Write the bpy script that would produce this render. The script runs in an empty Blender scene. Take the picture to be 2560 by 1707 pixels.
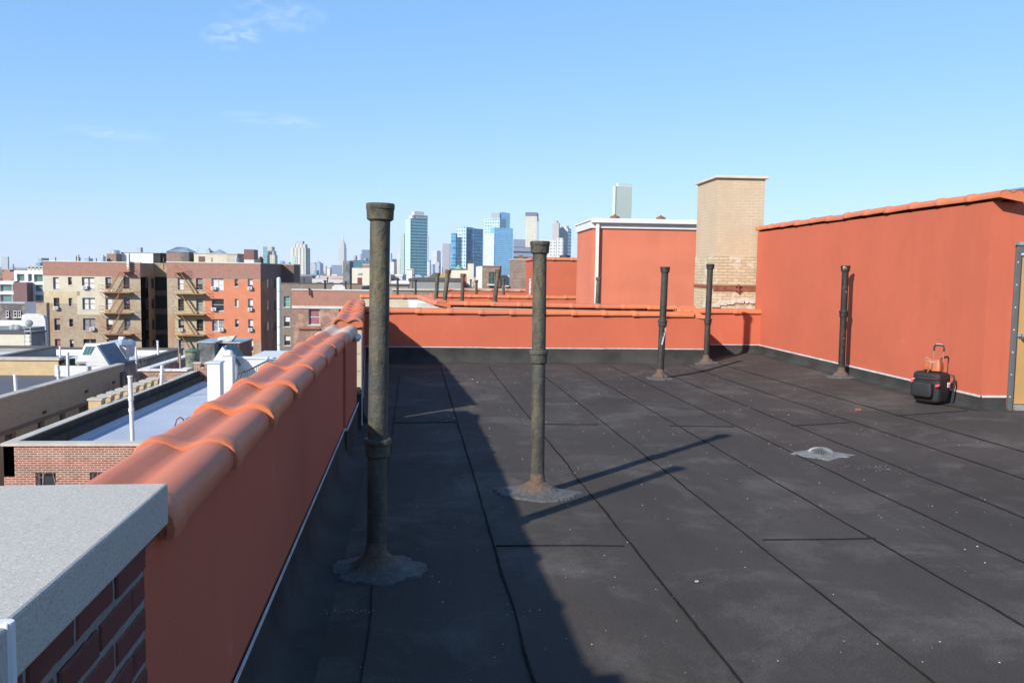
import bpy, math, random
from mathutils import Matrix, Vector, noise
R_=random.Random(7)
D2=bpy.data
scene=bpy.context.scene
COL=scene.collection
# ---------------------------------------------------------------- camera
F=2150.;CX=1280.;CY=853.5;H=1.75
YAW=math.atan(160/2150.);PITCH=math.atan(169/2150.);ROLL=.0141
CR=Matrix.Rotation(-YAW,3,'Z')@Matrix.Rotation(math.pi/2-PITCH,3,'X')@Matrix.Rotation(ROLL,3,'Z')
cd=D2.cameras.new('camera');cam=D2.objects.new('camera',cd);COL.objects.link(cam)
cam.matrix_world=Matrix.Translation((0,0,H))@CR.to_4x4()
cd.sensor_width=36;cd.sensor_fit='HORIZONTAL';cd.lens=36*F/2560.
cd.clip_start=.05;cd.clip_end=60000
scene.camera=cam
# sight lines: (u,v) a pixel of the 2560x1707 survey photo, used to survey where things stand at a known distance
def ray(u,v): return CR@Vector(((u-CX)/F,-(v-CY)/F,-1.))
def PY(u,v,Y):
    d=ray(u,v);t=Y/d.y;return Vector((d.x*t,Y,H+d.z*t))
def PX(u,v,X):
    d=ray(u,v);t=X/d.x;return Vector((X,d.y*t,H+d.z*t))
def PZ(u,v,z=0.):
    d=ray(u,v);t=(z-H)/d.z;return Vector((d.x*t,d.y*t,z))
def Zv(u,v,Y): return PY(u,v,Y).z
def Xu(u,v,Y): return PY(u,v,Y).x
def sst(t): t=min(1,max(0,t));return t*t*(3-2*t)
def roofz(x,y): return .13*sst((x-4.3)/2.4)
def PR(u,v):
    z=0.
    for i in range(8):
        p=PZ(u,v,z);z=roofz(p.x,p.y)
    return p
# ---------------------------------------------------------------- object helpers
WM={}
def thing(name,label,cat,loc=(0,0,0),rz=0.,group=None,kind=None):
    o=D2.objects.new(name,None);COL.objects.link(o);o.empty_display_size=.2
    o.location=loc;o.rotation_euler=(0,0,rz)
    o['label']=label;o['category']=cat
    if group:o['group']=group
    if kind:o['kind']=kind
    WM[o.name]=Matrix.Translation(loc)@Matrix.Rotation(rz,4,'Z')
    return o
def tag(o,label,cat,group=None,kind=None):
    o['label']=label;o['category']=cat
    if group:o['group']=group
    if kind:o['kind']=kind
    return o
class MB:
    def __init__(s): s.v=[];s.f=[];s.m=[];s.sm=False
    def q(s,pts,mi=0):
        n=len(s.v);s.v+= [tuple(p) for p in pts];s.f.append(tuple(range(n,n+len(pts))));s.m.append(mi)
    def mesh(s,vs,fs,mi=0):
        n=len(s.v);s.v+=[tuple(p) for p in vs]
        for f in fs:s.f.append(tuple(i+n for i in f));s.m.append(mi)
    def box(s,x0,x1,y0,y1,z0,z1,mi=0,skip=''):
        if x0>x1:x0,x1=x1,x0
        if y0>y1:y0,y1=y1,y0
        if z0>z1:z0,z1=z1,z0
        v=[(x0,y0,z0),(x1,y0,z0),(x1,y1,z0),(x0,y1,z0),(x0,y0,z1),(x1,y0,z1),(x1,y1,z1),(x0,y1,z1)]
        f={'b':(3,2,1,0),'t':(4,5,6,7),'f':(0,1,5,4),'k':(2,3,7,6),'l':(3,0,4,7),'r':(1,2,6,5)}
        s.mesh(v,[f[k] for k in f if k not in skip],mi);return s
    def obox(s,c,ax,ay,az,mi=0):
        c=Vector(c);ax,ay,az=map(Vector,(ax,ay,az))
        v=[c+i*ax+j*ay+k*az for k in(-1,1) for i,j in((-1,-1),(1,-1),(1,1),(-1,1))]
        s.mesh(v,[(3,2,1,0),(4,5,6,7),(0,1,5,4),(1,2,6,5),(2,3,7,6),(3,0,4,7)],mi);return s
    def tube(s,p0,p1,r0,r1=None,n=10,mi=0,cap=True):
        p0=Vector(p0);p1=Vector(p1);r1=r0 if r1 is None else r1
        d=(p1-p0).normalized();a=d.orthogonal().normalized();b=d.cross(a)
        vs=[]
        for p,r in((p0,r0),(p1,r1)):
            for i in range(n):
                t=2*math.pi*i/n;vs.append(p+(a*math.cos(t)+b*math.sin(t))*r)
        fs=[(i,(i+1)%n,n+(i+1)%n,n+i) for i in range(n)]
        if cap:fs+=[tuple(range(n-1,-1,-1)),tuple(range(n,2*n))]
        s.mesh(vs,fs,mi);return s
    def path(s,pts,r,n=8,mi=0):
        pts=[Vector(p) for p in pts];rings=[];vs=[];a=None
        for i,p in enumerate(pts):
            d=(pts[min(i+1,len(pts)-1)]-pts[max(i-1,0)]).normalized()
            if a is None:a=d.orthogonal().normalized()
            a=(a-d*a.dot(d)).normalized();b=d.cross(a)
            rr=r[i] if isinstance(r,(list,tuple)) else r
            for k in range(n):
                t=2*math.pi*k/n;vs.append(p+(a*math.cos(t)+b*math.sin(t))*rr)
        fs=[]
        for i in range(len(pts)-1):
            for k in range(n):
                fs.append((i*n+k,i*n+(k+1)%n,(i+1)*n+(k+1)%n,(i+1)*n+k))
        fs+=[tuple(range(n-1,-1,-1)),tuple(range((len(pts)-1)*n,len(pts)*n))]
        s.mesh(vs,fs,mi);return s
    def lathe(s,prof,o=(0,0,0),axis=(0,0,1),n=28,mi=0,wob=None):
        o=Vector(o);d=Vector(axis).normalized();a=Vector((1,0,0));a=(a-d*a.dot(d)).normalized();b=d.cross(a)
        vs=[]
        for j,(r,z) in enumerate(prof):
            for i in range(n):
                t=2*math.pi*i/n;rr=r*(wob(t,j) if wob else 1)
                vs.append(o+d*z+(a*math.cos(t)+b*math.sin(t))*rr)
        fs=[]
        for j in range(len(prof)-1):
            for i in range(n):fs.append((j*n+i,j*n+(i+1)%n,(j+1)*n+(i+1)%n,(j+1)*n+i))
        s.mesh(vs,fs,mi);return s
    def disc(s,c,r,axis=(0,0,1),n=20,mi=0):
        c=Vector(c);d=Vector(axis).normalized();a=d.orthogonal().normalized();b=d.cross(a)
        s.q([c+(a*math.cos(2*math.pi*i/n)+b*math.sin(2*math.pi*i/n))*r for i in range(n)],mi);return s
    def prism(s,poly,axis,t0,t1,mi=0):
        # poly: list of 2d points; axis 'x' -> (y,z), 'y' -> (x,z), 'z' -> (x,y)
        def P(p,t): return {'x':(t,p[0],p[1]),'y':(p[0],t,p[1]),'z':(p[0],p[1],t)}[axis]
        n=len(poly);vs=[P(p,t0) for p in poly]+[P(p,t1) for p in poly]
        fs=[(i,(i+1)%n,n+(i+1)%n,n+i) for i in range(n)]+[tuple(range(n-1,-1,-1)),tuple(range(n,2*n))]
        s.mesh(vs,fs,mi);return s
    def holes(s,x0,x1,z0,z1,hs,y,rev=.2,mi=0,mr=None):
        # wall face in plane Y=y looking to -Y, with rectangular holes and reveals
        xs=sorted({x0,x1,*[h[0] for h in hs],*[h[1] for h in hs]});zs=sorted({z0,z1,*[h[2] for h in hs],*[h[3] for h in hs]})
        for i in range(len(xs)-1):
            for j in range(len(zs)-1):
                cx=(xs[i]+xs[i+1])/2;cz=(zs[j]+zs[j+1])/2
                if any(h[0]<cx<h[1] and h[2]<cz<h[3] for h in hs):continue
                s.q([(xs[i],y,zs[j]),(xs[i+1],y,zs[j]),(xs[i+1],y,zs[j+1]),(xs[i],y,zs[j+1])],mi)
        mr=mi if mr is None else mr
        for a,b,c,d in hs:
            y2=y+rev
            s.q([(a,y,c),(a,y2,c),(a,y2,d),(a,y,d)],mr);s.q([(b,y,c),(b,y,d),(b,y2,d),(b,y2,c)],mr)
            s.q([(a,y,c),(b,y,c),(b,y2,c),(a,y2,c)],mr);s.q([(a,y,d),(a,y2,d),(b,y2,d),(b,y,d)],mr)
        return s
    def build(s,name,mat,parent=None,smooth=False,bevel=0,weld=False,local=False):
        me=D2.meshes.new(name)
        vs=s.v
        if parent is not None and not local:
            q=parent
            while q.parent is not None:q=q.parent
            inv=WM[q.name].inverted();vs=[inv@Vector(v) for v in vs]
        me.from_pydata([tuple(v) for v in vs],[],s.f)
        for m in (mat if isinstance(mat,(list,tuple)) else [mat]):me.materials.append(m)
        me.polygons.foreach_set('material_index',s.m)
        import bmesh
        bm=bmesh.new();bm.from_mesh(me)
        if weld: bmesh.ops.remove_doubles(bm,verts=bm.verts,dist=1e-5)
        bmesh.ops.recalc_face_normals(bm,faces=bm.faces)
        bm.to_mesh(me);bm.free()
        if smooth:
            me.polygons.foreach_set('use_smooth',[True]*len(me.polygons))
            me.set_sharp_from_angle(angle=math.radians(40))
        o=D2.objects.new(name,me);COL.objects.link(o)
        if parent is not None:o.parent=parent
        else: WM[o.name]=Matrix()
        if bevel:
            b=o.modifiers.new('bevel','BEVEL');b.width=bevel;b.segments=2;b.limit_method='ANGLE'
        return o
# ---------------------------------------------------------------- materials
MC={}
class NT:
    def __init__(s,name):
        s.m=D2.materials.new(name);s.m.use_nodes=True;s.t=s.m.node_tree;s.t.nodes.clear()
        s.out=s.n('ShaderNodeOutputMaterial');s.b=s.n('ShaderNodeBsdfPrincipled');s.l(s.b.outputs[0],s.out.inputs[0])
        s.tc=s.n('ShaderNodeTexCoord')
    def n(s,t,**k):
        x=s.t.nodes.new(t)
        for a,b in k.items():setattr(x,a,b)
        return x
    def l(s,a,b): s.t.links.new(a,b)
    def noise(s,scale,detail=4,rough=.55,vec=None,stretch=None,dist=0):
        x=s.n('ShaderNodeTexNoise');x.inputs['Scale'].default_value=scale;x.inputs['Detail'].default_value=detail;x.inputs['Roughness'].default_value=rough;x.inputs['Distortion'].default_value=dist
        v=vec or s.tc.outputs['Object']
        if stretch:
            mp=s.n('ShaderNodeMapping');mp.inputs['Scale'].default_value=stretch;s.l(v,mp.inputs[0]);v=mp.outputs[0]
        s.l(v,x.inputs['Vector']);return x.outputs['Fac']
    def ramp(s,fac,stops):
        x=s.n('ShaderNodeValToRGB');e=x.color_ramp.elements
        while len(e)<len(stops):e.new(.5)
        for i,(p,c) in enumerate(stops):
            e[i].position=p;e[i].color=(*c,1) if len(c)==3 else c
        s.l(fac,x.inputs[0]);return x.outputs[0]
    def mix(s,fac,a,b,mode='MIX'):
        x=s.n('ShaderNodeMix',data_type='RGBA',blend_type=mode)
        for i,val in((0,fac),(6,a),(7,b)):
            if hasattr(val,'links'):s.l(val,x.inputs[i])
            elif isinstance(val,(tuple,list)):x.inputs[i].default_value=(*val,1) if len(val)==3 else val
            else:x.inputs[i].default_value=val
        return x.outputs[2]
    def math(s,op,a,b=0.,c=None):
        x=s.n('ShaderNodeMath',operation=op)
        for i,val in enumerate((a,b,c)):
            if val is None:continue
            if hasattr(val,'links'):s.l(val,x.inputs[i])
            else:x.inputs[i].default_value=val
        return x.outputs[0]
    def bump(s,h,strength=.3,dist=.01,normal=None):
        x=s.n('ShaderNodeBump');x.inputs['Strength'].default_value=strength;x.inputs['Distance'].default_value=dist
        s.l(h,x.inputs['Height'])
        if normal:s.l(normal,x.inputs['Normal'])
        s.l(x.outputs[0],s.b.inputs['Normal']);return x.outputs[0]
    def wallvec(s):
        sp=s.n('ShaderNodeSeparateXYZ');s.l(s.tc.outputs['Object'],sp.inputs[0])
        cb=s.n('ShaderNodeCombineXYZ');s.l(s.math('ADD',sp.outputs[0],sp.outputs[1]),cb.inputs[0]);s.l(sp.outputs[2],cb.inputs[1]);return cb.outputs[0]
    def fin(s,col=None,rough=.8,metal=0.,spec=None):
        if col is not None:
            if hasattr(col,'links'):s.l(col,s.b.inputs['Base Color'])
            else:s.b.inputs['Base Color'].default_value=(*col,1)
        if hasattr(rough,'links'):s.l(rough,s.b.inputs['Roughness'])
        else:s.b.inputs['Roughness'].default_value=rough
        s.b.inputs['Metallic'].default_value=metal
        if spec is not None:s.b.inputs['Specular IOR Level'].default_value=spec
        return s.m
def sc(c,k): return tuple(min(1,x*k) for x in c)
def plain(name,col,rough=.75,metal=0.,var=.18,scale=4.,bump=0.,bscale=60.,spec=None,tint=None):
    if name in MC:return MC[name]
    t=NT(name);f=t.noise(scale,5,.6)
    c=t.ramp(f,[(.3,sc(col,1-var)),(.7,sc(col,1+var))])
    if tint: c=t.mix(t.ramp(t.noise(scale*.37,4,.6),[(.45,(0,0,0)),(.62,(1,1,1))]),c,tint)
    if bump:t.bump(t.noise(bscale,4,.6),bump,.01)
    MC[name]=t.fin(c,rough,metal,spec);return MC[name]
def brick(name,c1,c2,mortar,bw=.2,bh=.067,ms=.01,var=.35,bump=.4,patch=None,rough=.85,pscale=.5):
    if name in MC:return MC[name]
    t=NT(name);b=t.n('ShaderNodeTexBrick');t.l(t.wallvec(),b.inputs['Vector'])
    b.inputs['Color1'].default_value=(*c1,1);b.inputs['Color2'].default_value=(*c2,1);b.inputs['Mortar'].default_value=(*mortar,1)
    b.inputs['Scale'].default_value=1;b.inputs['Mortar Size'].default_value=ms;b.inputs['Mortar Smooth'].default_value=.3
    b.inputs['Brick Width'].default_value=bw;b.inputs['Row Height'].default_value=bh
    c=t.mix(1.,b.outputs['Color'],t.ramp(t.noise(2.3,5,.6),[(.25,(1-var,)*3),(.75,(1,1,1))]),'MULTIPLY')
    if patch:c=t.mix(t.ramp(t.noise(pscale,5,.65),[(.5,(0,0,0)),(.6,(1,1,1))]),c,patch)
    if bump:t.bump(t.math('SUBTRACT',1.,b.outputs['Fac']),bump,.01)
    MC[name]=t.fin(c,rough);return MC[name]
def grid(name,wall,glass,fh=3.2,bay=3.,gw=.6,gh=.55,g2=None,metal=.0,rough=.25,wrough=.7,sub=0,var=.2,vscale=.02,emit=None):
    """curtain wall / punched windows: bay wide, fh high cells holding a pane gw x gh"""
    if name in MC:return MC[name]
    t=NT(name);v=t.wallvec();sp=t.n('ShaderNodeSeparateXYZ');t.l(v,sp.inputs[0])
    def band(x,period,frac):
        f=t.math('FRACT',t.math('DIVIDE',x,period))
        return t.math('LESS_THAN',t.math('ABSOLUTE',t.math('SUBTRACT',f,.5)),frac/2)
    m=t.math('MULTIPLY',band(sp.outputs[0],bay,gw),band(sp.outputs[1],fh,gh))
    ix=t.math('FLOOR',t.math('DIVIDE',sp.outputs[0],bay));iz=t.math('FLOOR',t.math('DIVIDE',sp.outputs[1],fh))
    cb=t.n('ShaderNodeCombineXYZ');t.l(ix,cb.inputs[0]);t.l(iz,cb.inputs[1])
    wn=t.n('ShaderNodeTexWhiteNoise',noise_dimensions='2D');t.l(cb.outputs[0],wn.inputs['Vector'])
    g=t.mix(wn.outputs['Value'],glass,g2 or sc(glass,1.6))
    big=t.ramp(t.noise(vscale,3,.6),[(.3,(1-var,)*3),(.7,(1,1,1))])
    w=t.mix(1.,wall,big,'MULTIPLY')
    c=t.mix(m,w,g)
    r=t.mix(m,(wrough,)*3,(rough,)*3)
    mt=t.math('MULTIPLY',m,metal);t.l(mt,t.b.inputs['Metallic'])
    t.l(c,t.b.inputs['Base Color']);t.l(r,t.b.inputs['Roughness'])
    MC[name]=t.m;return t.m
# stucco: troweled red coating
def stucco(name,col):
    t=NT(name)
    f1=t.noise(.9,4,.6);f2=t.noise(4,6,.68,stretch=(1,1,.6));f3=t.noise(2.2,3,.5,stretch=(3,3,.12))
    c=t.ramp(f1,[(.3,sc(col,.90)),(.7,sc(col,1.08))])
    c=t.mix(.35,c,t.mix(f2,sc(col,.78),sc(col,1.22)))
    c=t.mix(t.ramp(f3,[(.58,(0,0,0)),(.75,(.09,)*3)]),c,sc(col,.7))
    c=t.mix(t.ramp(t.noise(1.7,5,.7),[(.66,(0,0,0)),(.74,(.22,)*3)]),c,(.55,.30,.22))
    h=t.math('ADD',t.noise(90,4,.6),t.math('MULTIPLY',t.noise(7,3,.5),1.2))
    t.bump(h,.35,.008)
    return t.fin(c,.8,0,.25)
M={}
M['stucco']=stucco('red_stucco',(.455,.112,.060))
M['stucco2']=stucco('red_stucco_far',(.43,.110,.058))
def tile_mat():
    t=NT('terracotta');oi=t.n('ShaderNodeObjectInfo')
    col=(.54,.160,.065)
    c=t.mix(t.noise(6,6,.65),sc(col,.72),sc(col,1.25))
    c=t.mix(t.math('MULTIPLY',oi.outputs['Random'],.7),c,(.43,.135,.08))
    c=t.mix(t.ramp(t.noise(3,5,.7,stretch=(9,.8,9)),[(.60,(0,0,0)),(.72,(.45,)*3)]),c,(.50,.30,.24))
    c=t.mix(t.ramp(t.noise(22,5,.7),[(.68,(0,0,0)),(.74,(.35,)*3)]),c,(.25,.10,.06))
    t.bump(t.noise(70,5,.6),.18,.006)
    return t.fin(c,.55,0,.3)
M['tile']=tile_mat()
def roof_mat():
    t=NT('roof_membrane')
    base=t.ramp(t.noise(.55,6,.62),[(.25,(.048,.0415,.0365)),(.75,(.076,.0660,.0580))])
    dust=t.math('MULTIPLY',t.ramp(t.noise(1.15,7,.68,dist=.5),[(.50,(0,0,0)),(.66,(1,)*3)]),t.ramp(t.noise(75,5,.9),[(.38,(.1,)*3),(.62,(1,)*3)]))
    grain=t.ramp(t.noise(110,5,.9),[(.35,(.5,)*3),(.68,(1.45,)*3)])
    base=t.mix(dust,base,(.138,.124,.110))
    base=t.mix(1.,base,grain,'MULTIPLY')
    # faint long mop streaks along the rolls
    st=t.ramp(t.noise(2.2,5,.7,stretch=(2.4,.25,1)),[(.45,(0,0,0)),(.7,(.35,)*3)])
    base=t.mix(st,base,(.040,.034,.030))
    br=t.ramp(t.noise(.35,4,.6),[(.5,(0,0,0)),(.7,(.4,)*3)])
    base=t.mix(br,base,(.074,.056,.050))
    spk=t.ramp(t.noise(420,2,.9),[(.74,(0,0,0)),(.78,(.6,)*3)])
    base=t.mix(spk,base,(.25,.24,.22))
    t.bump(t.math('ADD',t.noise(220,3,.8),t.math('MULTIPLY',t.noise(4,3,.5),2.5)),.35,.006)
    return t.fin(base,.92,0,.12)
M['roof']=roof_mat()
M['bitumen']=plain('bitumen',(.019,.017,.016),.95,0,.3,9,.3,80,spec=.05)
M['flash']=plain('black_flashing',(.036,.035,.033),.9,0,.3,3,.35,35,tint=(.052,.049,.046),spec=.15)
M['bar']=plain('termination_bar',(.50,.49,.48),.6,.0,.25,8)
def pipe_mat(name,base,ochre,pale=None):
    t=NT(name)
    c=t.ramp(t.noise(7,6,.65,stretch=(1,1,.5)),[(.3,sc(base,.6)),(.7,sc(base,1.35))])
    c=t.mix(t.ramp(t.noise(4,7,.7,stretch=(1,1,.35)),[(.45,(0,0,0)),(.64,(.75,)*3)]),c,ochre)
    c=t.mix(t.ramp(t.noise(26,6,.75),[(.57,(0,0,0)),(.66,(.85,)*3)]),c,(.15,.075,.035))
    c=t.mix(t.ramp(t.noise(16,6,.8,stretch=(1,1,.25)),[(.52,(0,0,0)),(.62,(.7,)*3)]),c,sc(base,.35))
    c=t.mix(t.ramp(t.noise(11,6,.7),[(.62,(0,0,0)),(.7,(.6,)*3)]),c,(.06,.085,.075))
    if pale: c=t.mix(t.ramp(t.noise(9,5,.7),[(.64,(0,0,0)),(.67,(1,1,1))]),c,pale)
    t.bump(t.math('ADD',t.noise(60,5,.75),t.math('MULTIPLY',t.noise(14,3,.6),1.8)),.8,.009)
    return t.fin(c,.6,.0,.4)
M['pipe']=pipe_mat('cast_iron',(.055,.055,.045),(.165,.128,.055))
M['pipe3']=pipe_mat('sooty_cast_iron',(.030,.029,.026),(.055,.050,.036))
M['pipe2']=pipe_mat('black_cast_iron',(.014,.014,.014),(.03,.027,.02),(.36,.36,.36))
M['tar']=None
def tar_mat():
    t=NT('cement_flashing')
    c=t.mix(t.noise(9,6,.7,dist=.6),(.04,.04,.041),(.16,.158,.158))
    sp=t.n('ShaderNodeSeparateXYZ');t.l(t.tc.outputs['Object'],sp.inputs[0])
    r=t.math('SQRT',t.math('ADD',t.math('POWER',sp.outputs[0],2.),t.math('POWER',sp.outputs[1],2.)))
    c=t.mix(t.ramp(t.math('ADD',r,t.math('MULTIPLY',t.noise(8,4,.6),.12)),[(.14,(1,1,1)),(.24,(0,0,0))]),c,(.13,.085,.055))
    t.bump(t.noise(16,6,.7,dist=.9),1.,.05)
    return t.fin(c,.8)
M['tar']=tar_mat()
M['concrete']=None
def conc_mat():
    t=NT('cast_stone')
    c=t.mix(t.noise(3,5,.6),(.385,.352,.300),(.465,.43,.37))
    c=t.mix(t.ramp(t.noise(210,4,.8),[(.34,(.75,)*3),(.47,(0,)*3)]),c,(.15,.147,.14))
    c=t.mix(t.ramp(t.noise(150,3,.8),[(.56,(0,)*3),(.66,(.7,)*3)]),c,(.60,.585,.55))
    t.bump(t.noise(240,3,.8),.35,.003)
    return t.fin(c,.85,0,.3)
M['concrete']=conc_mat()
M['white']=plain('white_paint',(.58,.575,.57),.6,0,.07,2.5,.1,30)
M['whitebrick']=brick('white_painted_brick',(.68,.67,.64),(.63,.62,.59),(.52,.51,.49),var=.15)
M['steel']=plain('galvanised',(.45,.47,.48),.4,.6,.2,6)
M['dark']=plain('dark_void',(.012,.013,.015),.6,0,.2,3)
M['iron']=plain('painted_iron',(.10,.075,.06),.6,0,.3,5)
M['rust']=plain('rusty_iron',(.20,.07,.035),.8,0,.4,9,.3,50)
M['fe']=plain('ochre_fire_escape',(.34,.17,.07),.7,0,.25,4)
M['black']=plain('black_paint',(.02,.02,.022),.5,0,.2,5)
def glass(name,col,rough=.12,metal=.0):
    if name in MC:return MC[name]
    t=NT(name);c=t.mix(t.noise(1.2,3,.6),sc(col,.6),sc(col,1.4));MC[name]=t.fin(c,rough,metal,.8);return MC[name]
M['glass']=glass('dark_glass',(.03,.035,.04))
M['glassg']=glass('green_glass',(.05,.12,.10))
M['blind']=plain('window_blind',(.55,.54,.52),.7,0,.1,3)
M['curtain']=plain('grey_curtain',(.22,.215,.22),.7,0,.3,6)
M['reddrape']=plain('red_curtain',(.25,.10,.11),.7,0,.3,4)
M['frame']=plain('window_frame',(.50,.50,.49),.5,0,.1,5)
M['framed']=plain('brown_window_frame',(.12,.10,.09),.6,0,.1,5)
M['stone']=plain('limestone',(.50,.48,.44),.8,0,.12,2)
# ================================================================= OUR ROOF
LA=math.atan(.0414)
LM=Matrix.Translation((-.63,0,0))@Matrix.Rotation(LA,4,'Z')
def LW(x,y,z=0.): return LM@Vector((x,y,z))
def toL(p): return LM.inverted()@Vector(p)
# roof deck sheet with membrane laps as second material
mb=MB()
nx,ny=95,130;x0,x1,y0,y1=-1.72,11.45,-6.,18.3
idx={}
for j in range(ny+1):
    for i in range(nx+1):
        x=x0+(x1-x0)*i/nx;y=y0+(y1-y0)*j/ny
        idx[i,j]=len(mb.v);mb.v.append((x,y,roofz(x,y)+.004*noise.noise((x*.9,y*.9,0))))
for j in range(ny):
    for i in range(nx):
        mb.f.append((idx[i,j],idx[i+1,j],idx[i+1,j+1],idx[i,j+1]));mb.m.append(0)
roof=mb.build('roof_deck',M['roof'],smooth=True);tag(roof,'black bitumen membrane roof with long lap seams','roof',kind='structure')
# lap seams: a 4 mm step of membrane with bitumen bled along its edge
def ribbon(mb,pts,w,seed,h=.005):
    pts=[Vector(p) for p in pts];out=[]
    L=0;segs=[]
    for a,b in zip(pts,pts[1:]):
        n=max(1,int((b-a).length/.035))
        for k in range(n):segs.append(a.lerp(b,k/n))
    segs.append(pts[-1])
    vs=[];N=len(segs)
    for i,p in enumerate(segs):
        d=(segs[min(i+1,N-1)]-segs[max(i-1,0)]).normalized();s=Vector((d.y,-d.x,0))
        f=.2+.6*max(0,.5+noise.noise((p.x*2.1+seed,p.y*2.1,3)))+.35*max(0,noise.noise((p.x*14+seed,p.y*14,1)))
        o=.012*noise.noise((p.x*1.7,p.y*1.7,seed))+.004*noise.noise((p.x*17,p.y*17,seed))
        ww=w*f
        for k,(e,hh) in enumerate(((-1,.0),(-.8,1),(.8,1),(1,0))):
            q=p+s*(o+e*ww*.5);vs.append((q.x,q.y,roofz(q.x,q.y)+.004*noise.noise((q.x*.9,q.y*.9,0))+h*hh+ (.0035 if hh else -.002)))
    fs=[]
    for i in range(N-1):
        for k in range(3):fs.append((4*i+k,4*i+k+1,4*i+5+k,4*i+4+k))
    mb.mesh(vs,fs)
lap=MB()
for k,b in enumerate([1.16,2.05,2.89,3.72,4.42,5.14,5.93,6.60]):
    y1_=16.35 if b<5.9 else 17.5
    def inside(y):
        p=LW(b,y);return p.x<6.45
    ys=[-1+.5*i for i in range(int((y1_+1)/.5)+1)]
    ribbon(lap,[LW(b,y) for y in ys if inside(y)],.014 if b!=1.16 else .022,k*3.1)
ribbon(lap,[LW(.42,y*.5) for y in range(-2,30)],.008,44.)
for (ua,va,ub,vb,w) in ((1240,1365,1560,1366,.014),(1362,1061,1496,1062,.012),(1140,1056,985,1057,.010),(1673,1065,1835,1068,.013),(1908,1351,2188,1346,.016),(1980,1065,2126,1056,.010),(2240,1040,2420,1028,.008),(2330,1010,2450,1028,.008)):
    ribbon(lap,[PR(ua,va),PR((ua+ub)/2,(va+vb)/2),PR(ub,vb)],w,ua*.1)
lap.build('lap_seam',M['bitumen'],roof)
# the body of the building under the roof
mb=MB();mb.box(-1.75,11.5,-9,18.35,-16,-.02)
own=thing('apartment_building','building under the black roof, its walls below the parapets','building',(5,5,-16))
mb.build('wall',M['stucco'],own)

# ---- coping tile, laid along +Y, roof side to +X, collar at its low-Y end
prof=[(.036,.012),(.041,.035),(.036,.062),(.020,.086),(-.008,.102),(-.042,.107),(-.078,.098),(-.108,.083),(-.130,.077),(-.158,.085),(-.188,.101),(-.218,.108),(-.248,.102),(-.274,.082),(-.293,.045),(-.303,.0),(-.305,-.05)]
def tile_mesh(L,name,W=1.):
    mb=MB();P=len(prof);rings=[]
    ys=[(0,.008),(.010,.014),(.075,.015),(.105,.011),(.125,.002),(.14,0),(L*.5,-.002),(L*.9,-.006),(L+.02,-.008)]
    vs=[]
    cx,cz=-.13,-.02
    for y,g in ys:
        for (x,z) in prof:
            dx,dz=x-cx,z-cz;l=math.hypot(dx,dz)
            vs.append((((x+dx/l*g)*1.-0)*W if W!=1 else x+dx/l*g,y,z+dz/l*g))
    fs=[(j*P+i,j*P+i+1,(j+1)*P+i+1,(j+1)*P+i) for j in range(len(ys)-1) for i in range(P-1)]
    n=len(vs)
    # thickness of the near lip
    for (x,z) in prof:
        dx,dz=x-cx,z-cz;l=math.hypot(dx,dz);vs.append((x-dx/l*.012,0,z-dz/l*.012))
    fs+=[(n+i,n+i+1,i+1,i) for i in range(P-1)]
    k=len(vs)
    for (x,z) in prof:
        dx,dz=x-cx,z-cz;l=math.hypot(dx,dz);vs.append((x-dx/l*.013,.02,z-dz/l*.013))
    fs.append(tuple(range(k,k+P)))
    k=len(vs)
    for (x,z) in prof:
        dx,dz=x-cx,z-cz;l=math.hypot(dx,dz);vs.append((x-dx/l*.010,L+.012,z-dz/l*.010))
    fs.append(tuple(range(k,k+P)))
    mb.mesh(vs,fs)
    me=D2.meshes.new(name);me.from_pydata(mb.v,[],mb.f);me.materials.append(M['tile'])
    me.polygons.foreach_set('use_smooth',[True]*len(me.polygons));me.set_sharp_from_angle(angle=math.radians(35))
    return me
T78=tile_mesh(.78,'coping_tile_long');T61=tile_mesh(.61,'coping_tile_short');T69=tile_mesh(.69,'coping_tile_mid')
def tiles(parent,me,p0,dirv,step,n,rz,jit=.008,last=None,z=0):
    p0=Vector(p0);d=Vector(dirv).normalized();inv=WM[parent.name].inverted()
    prz=WM[parent.name].to_euler().z
    for i in range(n):
        o=D2.objects.new('coping_tile',me);COL.objects.link(o);o.parent=parent
        p=p0+d*step*i
        o.location=inv@(p+Vector((0,0,R_.uniform(-jit,jit)*.6)))
        o.rotation_euler=(R_.uniform(-jit,jit)*1.5+.012,R_.uniform(-jit,jit),rz-prz+R_.uniform(-jit,jit))
def parapet(name,label,p0,p1,th,zt,strip=.3,flash=True,mat=None,zb=-.05,ends=''):
    """wall whose roof face runs p0->p1 with the roof on its right hand... returned thing has local x = roof side, y along"""
    p0=Vector((*p0,0));p1=Vector((*p1,0));d=p1-p0;L=d.length;rz=math.atan2(d.y,d.x)-math.pi/2
    t=thing(name,label,'parapet wall',p0,rz)
    w=MB();w.box(-th,0,0,L,zb,zt);w.build('wall',mat or M['stucco'],t,local=True)
    return t,L,rz
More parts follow.
